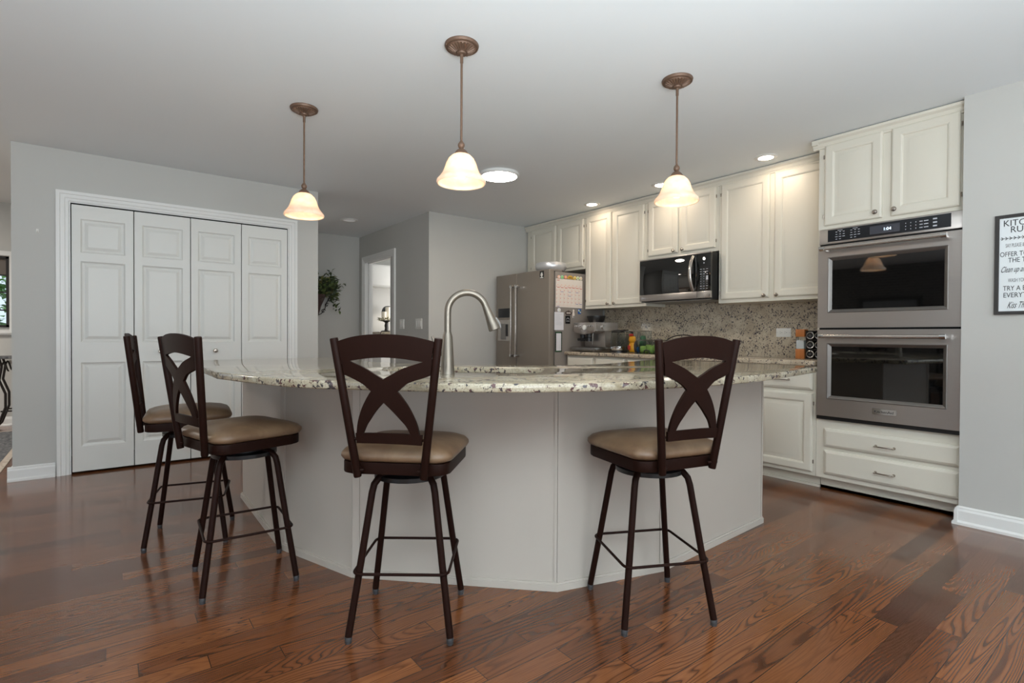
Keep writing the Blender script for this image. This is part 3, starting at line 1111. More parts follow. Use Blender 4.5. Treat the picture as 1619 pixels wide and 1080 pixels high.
g.build('violet_marks', 'violet_ink', t, False)

t = thing('paper_note', 'white list sheet on the refrigerator side below the calendar', 'note', (3.772, SY, 1.13))
MB().box(0, 0.132, -0.003, -0.0005, 0, 0.192).build('sheet', 'paper_white', t, False)
g = MB()
for k in range(9):
    g.box(0.016, 0.016 + rnd.uniform(0.05, 0.1), -0.0037, -0.0028, 0.055 + k * 0.014, 0.059 + k * 0.014)
g.build('writing', 'button_white', t, False)

t = thing('notepad', 'slim white notepad with leafy black border on the refrigerator side', 'notepad', (3.782, SY, 0.895))
MB().box(0, 0.1, -0.003, -0.0005, 0, 0.217).build('backing', 'black_plastic', t, False)
MB().box(0.016, 0.084, -0.006, -0.0028, 0.014, 0.2).build('pad', 'paper_white', t, False)
g = MB()
for k in range(30):
    s = k / 30
    if k % 2:
        x, z = (0.008 if k % 4 == 1 else 0.092), 0.006 + 0.2 * s
    else:
        x, z = 0.008 + 0.084 * s, (0.007 if k % 4 == 0 else 0.209)
    g.leaf((x, -0.0032, z - 0.006), (0.3, -0.02, 1), (0, -1, 0), 0.014, 0.008)
g.build('leaf_print', 'snack_green', t, False)

t = thing('oval_magnet', 'dark oval magnet with pale lettering below the calendar', 'magnet', (3.976, SY, 1.315), 0)
b = MB()
for cx_, cz_, r_ in ((-0.026, 0, 0.02), (0, 0.004, 0.024), (0.026, 0, 0.02)):
    b.lathe([(r_, -0.0005), (r_, -0.004), (0, -0.0045)], 16, (cx_, 0, cz_), 'y')
b.build('plate', 'snack_brown', t)
b = MB()
for k in range(4):
    b.box(-0.03 + k * 0.016, -0.022 + k * 0.016, -0.0055, -0.004, -0.008, 0.01)
b.build('lettering_marks', 'paper', t, False)
t = thing('figure_magnet', 'small cream figure magnet beside the dark oval magnet', 'magnet', (4.052, SY, 1.265), 0)
b = MB().box(-0.016, 0.016, -0.005, -0.0005, 0, 0.05, 0.003)
b.box(-0.01, 0.01, -0.005, -0.0005, 0.05, 0.068, 0.002).lathe([(0.012, -0.0005), (0.012, -0.004), (0, -0.006)], 14, (0, 0, 0.08), 'y')
b.build('figure', 'paper', t)
MB().box(-0.012, -0.003, -0.006, -0.004, 0.002, 0.022).box(0.003, 0.012, -0.006, -0.004, 0.002, 0.022).build('feet', 'grey_ink', t, False)
t = thing('tile_magnet', 'black square tile magnet with white drawing below the oval one', 'magnet', (3.965, SY, 1.2), 0)
MB().box(-0.036, 0.036, -0.004, -0.0005, 0, 0.085, 0.001, 1).build('plate', 'black_plastic', t)
b = MB().tube([(-0.02, -0.0045, 0.045), (-0.012, -0.0045, 0.058), (0, -0.0045, 0.062), (0.012, -0.0045, 0.058), (0.02, -0.0045, 0.045)], 0.002, 6)
b.box(-0.024, 0.024, -0.005, -0.0035, 0.026, 0.03)
b.build('drawing', 'paper_white', t, False)
t = thing('blue_magnet', 'blue checkered square magnet beside the cream figure', 'magnet', (4.142, SY, 1.31), 0)
MB().box(-0.022, 0.022, -0.004, -0.0005, 0, 0.055, 0.001, 1).build('plate', 'magnet_blue', t)
MB().box(-0.018, -0.004, -0.005, -0.0035, 0.03, 0.048).box(0.006, 0.019, -0.005, -0.0035, 0.012, 0.024).build('white_checks', 'paper_white', t, False)
MB().box(-0.006, 0.01, -0.005, -0.0035, 0.022, 0.036).build('green_check', 'magnet_lime', t, False)

# round metal pan on the refrigerator
b = MB().lathe([(0.0, 0.004), (0.1, 0.0), (0.15, 0.008), (0.172, 0.035), (0.176, 0.065), (0.166, 0.092), (0.15, 0.098), (0.146, 0.092), (0.16, 0.06), (0.158, 0.04), (0.1, 0.02), (0, 0.018)], 40)
o = b.build('metal_ring_mold', 'sink_steel')
tag(place(o, (3.93, 4.42, 1.7785)), 'round silver metal baking mold on top of the refrigerator', 'baking mold')

# ------------------------------------------------------------------ kitchen island
ISL = [(0.70, 3.80), (0.687, 2.775), (0.857, 2.265), (1.489, 1.627), (2.0, 1.482), (2.98, 1.525), (2.98, 2.15), (2.08, 2.12), (1.36, 2.76), (1.25, 3.0), (1.25, 3.80)]
t = thing('kitchen_island', 'greige painted faceted kitchen island base under the granite top', 'island', (0, 0, 0))
ISLAND = t


def seg_board(b, p, q, z0, z1, th, ext=0.0):
    p, q = Vector((*p, 0)), Vector((*q, 0))
    d = (q - p).normalized()
    n = Vector((d.y, -d.x, 0))
    n = -n if n.dot(Vector((2.0, 2.6, 0)) - p) > 0 else n
    p = p - d * ext
    q = q + d * ext
    ps = [p + n * 0.0005, q + n * 0.0005, q + n * th, p + n * th]
    b.prism([(v.x, v.y) for v in ps], z0, z1)


b = MB()
for i in range(5):
    seg_board(b, ISL[i], ISL[i + 1], 0.0, 0.028, 0.012, 0.004)
    seg_board(b, ISL[i], ISL[i + 1], 0.028, 0.036, 0.007, 0.002)
seg_board(b, ISL[5], ISL[6], 0.0, 0.03, 0.012, 0.004)
b.build('base_molding', 'island_paint', t, False)
for i in range(1, 6):
    b = MB()
    P = Vector(ISL[i])
    for q in (ISL[i - 1], ISL[(i + 1)]):
        dvec = (Vector(q) - P).normalized()
        w_ = 0.032 if q == ISL[i + 1] and i < 5 else 0.012
        seg_board(b, tuple(P), tuple(P + dvec * w_), 0.036, 0.866, 0.005, 0.0)
    b.build('corner_trim', 'island_paint', t, False)
# granite top with sink cut-out
TOP0, TOP1 = 0.869, 0.9


def smooth_open(pts, n):
    out = []
    for i in range(len(pts) - 1):
        p0, p1, p2, p3 = pts[max(i - 1, 0)], pts[i], pts[i + 1], pts[min(i + 2, len(pts) - 1)]
        for k in range(n):
            f = k / n
            out.append(tuple(0.5 * ((2 * p1[j]) + (-p0[j] + p2[j]) * f + (2 * p0[j] - 5 * p1[j] + 4 * p2[j] - p3[j]) * f * f + (-p0[j] + 3 * p1[j] - 3 * p2[j] + p3[j]) * f ** 3) for j in (0, 1)))
    out.append(pts[-1])
    return out


edge = smooth_open([(0.378, 2.63), (0.48, 2.22), (0.575, 1.985), (0.76, 1.76), (0.905, 1.60), (1.15, 1.405), (1.5, 1.252), (1.98, 1.17), (2.45, 1.195), (3.05, 1.285)], 6)
edge += [(3.15, 1.303), (3.185, 1.318), (3.2, 1.35)]
inner = [(3.16, 2.40), (2.32, 2.165), (2.04, 2.185), (1.93, 2.24), (1.52, 2.60), (1.36, 2.86), (1.31, 3.0), (1.29, 3.88), (0.378, 3.88)]
outline = edge + inner
U, V = Vector((0.7071, -0.7071)), Vector((0.7071, 0.7071))


def uv(u, v):
    p = U * u + V * v
    return (p.x, p.y)


def rrect(u0, u1, v0, v1, r, n=6):
    pts = []
    for cu_, cv_, a0 in ((u1 - r, v1 - r, 0), (u0 + r, v1 - r, 90), (u0 + r, v0 + r, 180), (u1 - r, v0 + r, 270)):
        for k in range(n + 1):
            a = R(a0 + 90 * k / n)
            pts.append(uv(cu_ + r * math.cos(a), cv_ + r * math.sin(a)))
    return pts


SU0, SU1, SV0, SV1 = -0.93, -0.185, 2.31, 2.725
hole = rrect(SU0, SU1, SV0, SV1, 0.1)


def plate_with_hole(outer, hole, z0, z1, rd):
    """solid slab with a through hole and softly rounded outer edge"""
    cu = bpy.data.curves.new('slab', 'CURVE')
    cu.dimensions = '2D'
    cu.fill_mode = 'BOTH'
    cu.extrude = (z1 - z0) / 2 - rd
    cu.bevel_depth = rd
    cu.bevel_resolution = 2
    cu.offset = -rd
    for pts in (outer, hole):
        sp_ = cu.splines.new('POLY')
        sp_.points.add(len(pts) - 1)
        for q, p in zip(sp_.points, pts):
            q.co = (p[0], p[1], 0, 1)
        sp_.use_cyclic_u = True
    ob = bpy.data.objects.new('slab', cu)
    me = bpy.data.meshes.new_from_object(ob)
    b = MB()
    b.bm.from_mesh(me)
    bmesh.ops.remove_doubles(b.bm, verts=b.bm.verts, dist=1e-5)
    b.bm.transform(Matrix.Translation((0, 0, (z0 + z1) / 2)))
    bpy.data.objects.remove(ob)
    bpy.data.curves.remove(cu)
    bpy.data.meshes.remove(me)
    return b


plate_with_hole(ISL, rrect(SU0 - .03, SU1 + .03, SV0 - .03, SV1 + .03, 0.1), 0.0, 0.868, 0.0).build('cabinet_body', 'island_paint', ISLAND, False)
tag(plate_with_hole(outline, hole, TOP0, TOP1, 0.007).build('island_countertop', 'island_granite'), 'speckled cream granite island top with a long curved front edge', 'countertop')
# undermount sink
t = thing('undermount_sink', 'stainless undermount sink set in the island top behind the faucet', 'sink', (0, 0, 0))
b = MB()
rings = []
for ins, z in ((-0.02, 0.868), (0.0, 0.868), (0.004, 0.86), (0.012, 0.69), (0.03, 0.672), (0.2, 0.668)):
    rr = rrect(SU0 + ins, SU1 - ins, SV0 + ins, SV1 - ins, max(0.1 - ins * 0.5, 0.006))
    rings.append([b.bm.verts.new((*p, z)) for p in rr])
for a, c in zip(rings, rings[1:]):
    for k in range(len(a)):
        b.bm.faces.new((a[k], a[(k + 1) % len(a)], c[(k + 1) % len(a)], c[k]))
b.bm.faces.new(rings[-1])
b.build('basin', 'sink_steel', t)
MB().lathe([(0.045, 0.668), (0.045, 0.671), (0.02, 0.671), (0, 0.669)], 20, (*uv((SU0 + SU1) / 2, (SV0 + SV1) / 2), 0)).build('drain', 'chrome', t)

# faucet
fx, fy = 1.152, 1.955
t = thing('kitchen_faucet', 'tall brushed nickel gooseneck faucet on the island top', 'faucet', (fx, fy, 0.9), 0)
MB().lathe([(0.0, 0), (0.031, 0), (0.031, 0.003), (0.0295, 0.006), (0.0285, 0.03), (0.021, 0.16), (0.0165, 0.176), (0.016, 0.18), (0, 0.18)], 32).build('base', 'faucet_nickel', t)
dv = Vector((0.86, -0.51, 0)).normalized()
path = [Vector((0, 0, 0.175)), Vector((0, 0, 0.22)), Vector((0, 0, 0.26))]
ra = 0.083
for k in range(1, 18):
    a = math.pi - k * R(163) / 17
    path.append(dv * (ra + ra * math.cos(a)) + Vector((0, 0, 0.266 + ra * math.sin(a))))
MB().tube(path, 0.0145, 20).build('spout', 'faucet_nickel', t)
e = path[-1]
dd_ = (path[-1] - path[-2]).normalized()
MB().tube([e - dd_ * 0.002, e + dd_ * 0.006, e + dd_ * 0.04, e + dd_ * 0.085, e + dd_ * 0.105, e + dd_ * 0.108], 0.015, 20, radii=[0.0145, 0.0152, 0.0185, 0.0245, 0.0262, 0.022]).build('spray_head', 'faucet_nickel', t)
sidev = dv
MB().tube([e + dd_ * 0.06 + sidev * 0.02 + Vector((0, 0, 0.008)), e + dd_ * 0.085 + sidev * 0.027 + Vector((0, 0, .008)), e + dd_ * 0.1 + sidev * 0.0255], 0.006, 8).build('spray_button', 'steel_mid', t)
lv = Vector((-0.35, 0.94, 0))
MB().tube([lv * 0.02 + Vector((0, 0, 0.085)), lv * 0.05 + Vector((0, 0, 0.09))], 0.011, 12).tube([lv * 0.045 + Vector((0, 0, 0.09)), lv * 0.07 + Vector((0, 0, 0.12)), lv * 0.085 + Vector((0, 0, 0.16))], 0.006, 10).build('lever', 'faucet_nickel', t)

# ------------------------------------------------------------------ bar stools
def make_stool(label):
    t = thing('bar_stool', label, 'bar stool', (0, 0, 0), 0, 'swivel bar stools around the island')
    # seat: rounded square
    def rr2(hx, y0, y1, rf, rb, n=8, bow=0.012):
        pts = []
        for cx_, cy_, r_, a0 in ((hx - rf, y1 - rf, rf, 0), (-hx + rf, y1 - rf, rf, 90), (-hx + rb, y0 + rb, rb, 180), (hx - rb, y0 + rb, rb, 270)):
            for k in range(n + 1):
                a = R(a0 + 90 * k / n)
                pts.append((cx_ + r_ * math.cos(a), cy_ + r_ * math.sin(a)))
        return pts
    pts = rr2(0.19, -0.195, 0.17, 0.06, 0.05)
    MB().prism(pts, 0.588, 0.628, 0.004).build('seat_frame', 'bronze', t)
    b = MB()
    rings = []
    for ins, z in ((0.006, 0.6285), (-0.006, 0.634), (-0.012, 0.644), (-0.011, 0.654), (0.0, 0.667), (0.025, 0.678), (0.06, 0.686), (0.1, 0.690), (0.14, 0.692)):
        rr_ = rr2(0.19 - ins, -0.192 + ins, 0.172 - ins, max(0.07 - ins * .3, 0.02), max(0.06 - ins * .3, 0.02))
        rings.append([b.bm.verts.new((p[0], p[1], z)) for p in rr_])
    for a, c in zip(rings, rings[1:]):
        for k in range(len(a)):
            b.bm.faces.new((a[k], a[(k + 1) % len(a)], c[(k + 1) % len(a)], c[k]))
    b.bm.faces.new(rings[-1])
    b.bm.faces.new(rings[0])
    b.build('seat_cushion', 'tan_leather', t, angle=80)
    MB().lathe([(0.0, 0.54), (0.13, 0.54), (0.13, 0.556), (0.09, 0.56), (0.09, 0.587), (0, 0.587)], 28).build('swivel_plate', 'black_plastic', t)
    # posts
    yb, yt, zb, zt = -0.212, -0.262, 0.583, 1.055
    for s in (-1, 1):
        d = Vector((s * 0.178, yt, zt)) - Vector((s * 0.115, yb, zb))
        p0 = Vector((s * 0.115, yb, zb))
        b = MB().tube([p0, p0 + d * 0.01, p0 + d * 0.99, p0 + d], 0.0138, 16, radii=[0.0125, 0.0138, 0.0138, 0.0125])
        for q in (0.05, 0.28, 0.82, 0.93):
            c = p0 + d * q
            b.tube([c + Vector((s * -0.012, 0, 0)), c + Vector((s * -0.024, 0.002, 0))], 0.005, 8)
        b.build('back_post', 'bronze', t)
    # cut-out back splat
    def cvt(x, y):
        return (0.0005 * (x - (392 + 38 * (y - 60) / 945)), 1.057 - 0.0005016 * (y - 60))
    def fn(u, h):
        q = (h - 0.583) / (1.057 - 0.583)
        half = 0.115 + (0.178 - 0.115) * q
        y = yb + (yt - yb) * q - 0.014 * (1 - min(1, (u / half) ** 2))
        return (u, y, h)
    conv = lambda L: [cvt(*p) for p in L]
    b = MB()
    b.strip(conv([(62, 86), (170, 56), (280, 41), (388, 37), (500, 42), (610, 57), (722, 84)]), conv([(98, 228), (170, 212), (280, 196), (393, 190), (500, 196), (612, 211), (700, 224)]), fn, 0.011)
    b.strip(conv([(95, 196), (170, 222), (262, 260), (330, 298), (390, 333), (440, 372), (488, 415), (545, 490), (585, 560), (617, 635), (634, 706)]),
            conv([(112, 306), (170, 328), (226, 354), (268, 380), (306, 414), (352, 450), (393, 487), (455, 545), (510, 603), (550, 650), (586, 720)]), fn, 0.011)
    b.strip(conv([(712, 196), (640, 220), (520, 260), (450, 298), (388, 333), (345, 372), (303, 415), (258, 490), (228, 560), (208, 635), (200, 706)]),
            conv([(700, 306), (640, 328), (560, 354), (522, 380), (486, 414), (440, 450), (393, 487), (340, 545), (300, 603), (270, 650), (242, 720)]), fn, 0.0112)
    b.strip(conv([(192, 700), (300, 694), (415, 692), (530, 694), (652, 704)]), conv([(200, 768), (300, 764), (415, 763), (530, 766), (648, 774)]), fn, 0.011)
    b.build('back_splat', 'bronze', t, angle=50)
    # legs: built in a frame turned by the swivel, rotated per stool afterwards
    ft, tp = 0.176, 0.098
    for sx, sy in ((-1, -1), (1, -1), (1, 1), (-1, 1)):
        P = [Vector((sx * ft, sy * ft, 0.022)), Vector((sx * (ft + (tp + 0.012 - ft) * 0.5), sy * (ft + (tp + 0.012 - ft) * 0.5), 0.265)), Vector((sx * (tp + 0.014), sy * (tp + 0.014), 0.505)),
             Vector((sx * (tp + 0.008), sy * (tp + 0.008), 0.532)), Vector((sx * (tp - 0.004), sy * (tp - 0.004), 0.55)), Vector((sx * (tp - 0.025), sy * (tp - 0.025), 0.562)), Vector((sx * (tp - 0.05), sy * (tp - 0.05), 0.565))]
        lg_ = MB().tube(P, 0.0125, 14).build('leg', 'bronze', t)
        MB().lathe([(0.0, 0), (0.0115, 0), (0.012, 0.012), (0.0128, 0.013), (0.0128, 0.019), (0.011, 0.023), (0, 0.023)], 14, (sx * ft, sy * ft, 0)).build('foot_glide', 'glide_grey', lg_, label='grey plastic foot glide')
    zr = 0.234
    hr = ft + (tp + 0.014 - ft) * (zr / 0.505) + 0.02
    rp = []
    rc = 0.03
    for cx_, cy_, a0 in ((hr - rc, hr - rc, 0), (-hr + rc, hr - rc, 90), (-hr + rc, -hr + rc, 180), (hr - rc, -hr + rc, 270)):
        for k in range(6):
            a = R(a0 + 90 * k / 5)
            rp.append((cx_ + rc * math.cos(a), cy_ + rc * math.sin(a), zr))
    MB().tube(rp, 0.0052, 10, True).build('foot_ring', 'bronze', t)
    return t


def turn_base(t, deg):
    for o in t.children:
        if o.name.split('.')[0] in ('leg', 'foot_ring'):
            o.rotation_euler = (0, 0, R(deg))


STOOLS = [((0.906, 1.812), -44.3, 6.3, 'bar stool whose crossed back stands in front of the faucet'),
          ((1.694, 1.318), -12.9, -13.1, 'bar stool on the oven side of the island, below the glass-shaded pendant before the cabinets'),
          ((0.479, 2.558), -74.8, -17.8, 'bar stool that overlaps the edge-on stool, beside the clipped island corner'),
          ((0.352, 3.246), -96.3, -8.2, 'bar stool seen edge-on in front of the white closet doors')]
s0 = make_stool(STOOLS[0][3])
for i, ((x, y), th, bd, lab) in enumerate(STOOLS):
    s = s0 if i == 0 else dup(s0, (x, y, 0), R(th), lab)
    place(s, (x, y, 0), R(th))
    turn_base(s, bd)

# ------------------------------------------------------------------ pendants and ceiling lights
def make_pendant(label):
    t = thing('pendant_lamp', label, 'pendant lamp', (0, 0, 0), 0, 'pendant lamps over the island')
    prof = [(0.0, 0.0), (0.079, 0.0), (0.081, -0.004), (0.078, -0.014), (0.072, -0.017), (0.068, -0.016), (0.064, -0.021), (0.062, -0.022), (0.044, -0.030), (0.030, -0.035), (0.027, -0.037), (0.022, -0.037), (0.02, -0.044), (0.009, -0.048), (0.008, -0.055), (0, -0.055)]
    MB().lathe(prof, 96, flute=lambda i, k: (0.0026 * (1 if (k // 2) % 2 else -1)) if i in (7, 8, 9) else 0).build('canopy', 'lamp_bronze', t)
    MB().tube([(0, 0, -0.05), (0, 0, -0.46)], 0.0055, 12).tube([(0, 0, -0.055), (0, 0, -0.085)], 0.0075, 12).build('rod', 'lamp_bronze', t)
    MB().lathe([(0, -0.452), (0.006, -0.452), (0.009, -0.458), (0.015, -0.466), (0.0165, -0.474), (0.014, -0.483), (0.009, -0.488), (0.017, -0.494), (0.026, -0.502), (0.033, -0.513), (0.036, -0.521), (0.02, -0.522), (0, -0.522)], 28).build('socket_cap', 'lamp_bronze', t)
    outp = [(0.03, -0.515), (0.045, -0.523), (0.06, -0.538), (0.071, -0.56), (0.079, -0.585), (0.089, -0.607), (0.103, -0.626), (0.114, -0.638), (0.1165, -0.65), (0.112, -0.656)]
    inp = [(r - 0.005, z) for r, z in reversed(outp[1:-1])] + [(0.025, -0.519)]
    b = MB()
    seg = 56
    rings = []
    for r, z in outp + [(0.109, -0.653)] + inp:
        rings.append([b.bm.verts.new((r * math.cos(2 * math.pi * k / seg), r * math.sin(2 * math.pi * k / seg), z)) for k in range(seg)])
    for a, c in zip(rings, rings[1:] + rings[:1]):
        for k in range(seg):
            b.bm.faces.new((a[k], a[(k + 1) % seg], c[(k + 1) % seg], c[k]))
    b.build('lamp_shade', 'alabaster', t, angle=80)
    MB().lathe([(0, -0.522), (0.013, -0.523), (0.014, -0.55), (0.02, -0.565), (0.028, -0.585), (0.03, -0.6), (0.026, -0.617), (0.014, -0.628), (0, -0.63)], 24).build('bulb', 'bulb_glow', t, label='glowing warm white bulb')
    return t


PEND = [((1.334, 2.143), 'pendant lamp above the faucet, its glass shade beside the flush disc light'), ((0.951, 3.325), 'pendant lamp with its glass shade before the grey closet wall'), ((2.424, 1.72), 'pendant lamp with its glass shade before the cream wall cabinets')]
p0 = make_pendant(PEND[0][1])
for i, ((x, y), lab) in enumerate(PEND):
    s = p0 if i == 0 else dup(p0, (x, y, CEIL), 0, lab)
    place(s, (x, y, CEIL), 0)


def downlight(x, y, label, glow, r=0.083):
    t = thing('recessed_light', label, 'ceiling light', (x, y, CEIL), 0, 'recessed ceiling lights')
    MB().lathe([(r, -0.0002), (r, -0.004), (r - 0.012, -0.009), (r - 0.03, -0.006), (r - 0.03, -0.001)], 40).build('trim_ring', 'trim_white', t)
    MB().lathe([(r - 0.031, -0.0005), (r - 0.031, -0.0035), (0, -0.0035)], 32).build('lens', glow, t)


downlight(4.00, 2.04, 'lit recessed ceiling light beside the double oven cabinet', 'downlight_glow')
downlight(3.985, 2.99, 'lit recessed ceiling light half hidden behind a pendant shade', 'downlight_glow')
downlight(4.01, 3.875, 'lit recessed ceiling light above the tall cabinet near the refrigerator', 'downlight_glow')
downlight(2.30, 6.21, 'dim recessed ceiling light in the hallway', 'dim_glow', 0.1)
t = thing('flush_ceiling_light', 'round white flush disc light on the ceiling beside the middle pendant', 'ceiling light', (2.645, 3.64, CEIL))
MB().lathe([(0.165, 0), (0.168, -0.006), (0.168, -0.02), (0.162, -0.026), (0.15, -0.027), (0.149, -0.02)], 56).build('rim', 'trim_white', t)
MB().lathe([(0.149, -0.018), (0.148, -0.0245), (0, -0.0255)], 48).build('diffuser', 'panel_glow', t)

# ------------------------------------------------------------------ counter things
CZ = 0.9005
# espresso machine, front looks to -X
t = thing('espresso_machine', 'stainless espresso machine on the counter beside the refrigerator', 'espresso machine', (3.985, 4.13, CZ), SIDE)
MB().box(0.01, 0.33, 0, 0.34, 0.005, 0.05, 0.006).box(0.0, 0.30, -0.03, 0.05, 0.012, 0.045, 0.006).build('drip_tray', 'steel_mid', t)
MB().box(0.02, 0.32, 0.17, 0.36, 0.05, 0.23, 0.004).build('body', 'stainless', t)
b = MB().prism([(0.0, 0.22), (0.05, 0.195), (0.17, 0.185), (0.28, 0.195), (0.33, 0.22), (0.33, 0.31), (0.0, 0.31)], -0.36, -0.02, 0.006)
for v in b.bm.verts:
    v.co = Vector((v.co.x, -v.co.z, v.co.y))
b.build('head', 'stainless_light', t)
MB().lathe([(0.026, 0.018), (0.026, 0.010), (0.021, 0.008), (0, 0.008)], 24, (0.165, 0, 0.257), 'y').build('gauge', 'white_plastic', t, label='round white pressure gauge')
b = MB()
for x in (0.03, 0.055, 0.09, 0.215, 0.245, 0.275):
    b.lathe([(0.0095, 0.019), (0.0095, 0.010), (0, 0.009)], 14, (x, 0, 0.272), 'y')
b.build('buttons', 'chrome', t)
b = MB().lathe([(0, 0.06), (0.035, 0.06), (0.036, 0.10), (0.03, 0.105), (0.03, 0.142), (0, 0.142)], 20, (0.15, 0.1, 0.05))
b.tube([(0.15, 0.08, 0.135), (0.15, -0.055, 0.13)], 0.013, 12, radii=[0.011, 0.015])
b.lathe([(0, 0.07), (0.028, 0.07), (0.03, 0.14), (0, 0.142)], 18, (0.06, 0.1, 0.04))
b.build('portafilter', 'black_plastic', t)
b = MB().tube([(0.28, 0.03, 0.2), (0.285, 0.02, 0.15), (0.3, 0.0, 0.075)], 0.005, 8)
b.build('steam_wand', 'chrome', t)
MB().lathe([(0, 0.31), (0.075, 0.31), (0.085, 0.33), (0.1, 0.37), (0.1, 0.385), (0.094, 0.385), (0.08, 0.335), (0, 0.33)], 28, (0.14, 0.22, 0)).build('bean_hopper', 'black_plastic', t)
b = MB().lathe([(0.024, 0), (0.022, 0.02), (0, 0.02)], 18, (0.33, 0.12, 0.262), 'x')
b.build('steam_knob', 'chrome', t)

# electric glass kettle
t = thing('glass_kettle', 'glass electric kettle with black lid between espresso machine and snack bin', 'kettle', (4.18, 3.655, CZ), R(-32))
MB().lathe([(0, 0), (0.085, 0), (0.085, 0.015), (0.078, 0.02), (0, 0.02)], 28).build('power_base', 'black_plastic', t)
MB().lathe([(0.078, 0.021), (0.08, 0.025), (0.08, 0.06), (0.076, 0.064), (0, 0.062)], 28).build('steel_band', 'chrome', t)
MB().lathe([(0.0765, 0.064), (0.08, 0.1), (0.076, 0.16), (0.066, 0.205), (0.063, 0.205), (0.073, 0.16), (0.077, 0.1), (0.0735, 0.066)], 32).build('glass_body', 'clear_glass', t)
MB().lathe([(0.068, 0.204), (0.07, 0.212), (0.06, 0.226), (0.02, 0.232), (0, 0.232)], 28).build('lid', 'black_plastic', t)
MB().tube([(0.05, 0, 0.222), (0.1, 0, 0.224), (0.125, 0, 0.205), (0.125, 0, 0.12), (0.115, 0, 0.05), (0.08, 0, 0.035)], 0.012, 10).build('handle', 'black_plastic', t)

# clear bin with snack bags
t = thing('clear_bin', 'tall clear plastic bin of snack bags next to the kettle', 'storage bin', (4.17, 3.545, CZ), SIDE)
b = MB()
W_, D_, H_ = 0.15, 0.22, 0.215
b.nested(0, W_, 0, H_, [(0, 0), (0.0, 0.003)], True)
b.box(0, W_, 0, D_, 0, 0.003).box(0, 0.003, 0, D_, 0.003, H_).box(W_ - 0.003, W_, 0, D_, 0.003, H_).box(0, W_, D_ - 0.003, D_, 0.003, H_)
b.build('bin', 'clear_glass', t, False)
MB().box(-0.004, W_ + 0.004, -0.006, D_ + 0.004, H_, H_ + 0.008, 0.003).build('lid', 'clear_glass', t)


def bag(name, mat, x0, x1, y0, y1, z0, z1, loc, rz, lab):
    b = MB()
    n = 8
    rows = []
    for j in range(n + 1):
        v = j / n
        puff = math.sin(math.pi * min(max(v, 0.02), 0.98)) ** 0.5
        ring = []
        for k in range(14):
            a = 2 * math.pi * k / 14
            ring.append(b.bm.verts.new(((x0 + x1) / 2 + (x1 - x0) / 2 * math.cos(a) * (0.88 + 0.12 * puff), (y0 + y1) / 2 + (y1 - y0) / 2 * math.sin(a) * (0.15 + 0.85 * puff), z0 + (z1 - z0) * v + 0.004 * math.sin(k * 2.3 + j))))
        rows.append(ring)
    for a, c in zip(rows, rows[1:]):
        for k in range(14):
            b.bm.faces.new((a[k], a[(k + 1) % 14], c[(k + 1) % 14], c[k]))
    b.bm.faces.new(rows[0])
    b.bm.faces.new(rows[-1])
    o = b.build(name, mat, None)
    place(o, loc, rz)
    return tag(o, lab, 'snack bag')


o = bag('snack_bag', 'snack_yellow', 0.006, 0.08, 0.01, 0.06, 0.006, 0.10, (4.17, 3.545, CZ), SIDE, 'lower yellow snack bag at the bottom of the clear bin')
MB().box(0.02, 0.05, 0.0045, 0.012, 0.03, 0.075, 0.002).build('print', 'snack_red', o, label='red printed panel')
bag('snack_bag', 'snack_yellow', 0.008, 0.085, 0.012, 0.06, 0.103, 0.165, (4.17, 3.545, CZ), SIDE, 'upper yellow snack bag leaning in the clear bin')
bag('snack_bag', 'snack_brown', 0.084, 0.118, 0.008, 0.06, 0.006, 0.12, (4.17, 3.545, CZ), SIDE, 'dark brown snack bag beside the yellow bags in the clear bin')
bag('snack_bag', 'snack_blue', 0.120, 0.145, 0.008, 0.05, 0.006, 0.06, (4.17, 3.545, CZ), SIDE, 'small blue packet at the foot of the clear bin')
bag('snack_bag', 'snack_red', 0.012, 0.06, 0.012, 0.05, 0.168, 0.19, (4.17, 3.545, CZ), SIDE, 'red packet on top of the yellow bags')
bag('snack_bag', 'snack_green', 0.075, 0.14, 0.1, 0.17, 0.006, 0.17, (4.17, 3.545, CZ), SIDE, 'green packet standing at the back of the clear bin')

t = thing('clear_tub', 'low clear tub of lime green packets next to the tall snack bin', 'storage bin', (4.07, 3.33, CZ), SIDE)
W_, D_, H_ = 0.26, 0.2, 0.125
b = MB().box(0, W_, 0, 0.003, 0, H_).box(0, W_, 0, D_, 0, 0.003).box(0, 0.003, 0, D_, 0.003, H_).box(W_ - 0.003, W_, 0, D_, 0.003, H_).box(0, W_, D_ - 0.003, D_, 0.003, H_)
b.build('bin', 'clear_glass', t, False)
MB().box(-0.004, W_ + 0.004, -0.004, D_ + 0.004, H_, H_ + 0.01, 0.004).build('lid', 'clear_glass', t)
b = MB()
b.tube([(0.1, -0.006, 0.005), (0.105, -0.008, 0.03), (0.12, -0.008, 0.035), (0.16, -0.008, 0.03), (0.165, -0.006, 0.005)], 0.006, 8)
b.build('clip', 'black_plastic', t)
for k in range(6):
    x0 = 0.012 + (k % 3) * 0.08
    y0 = 0.02 if k < 3 else 0.1
    bag('lime_packet', 'lime_packet', x0, x0 + 0.072, y0, y0 + 0.06, 0.006, 0.07 + (0.012 if k >= 3 else rnd.uniform(-.006, .006)), (4.07, 3.33, CZ), SIDE, 'lime green packet inside the low clear tub')['group'] = 'lime packets in the clear tub'

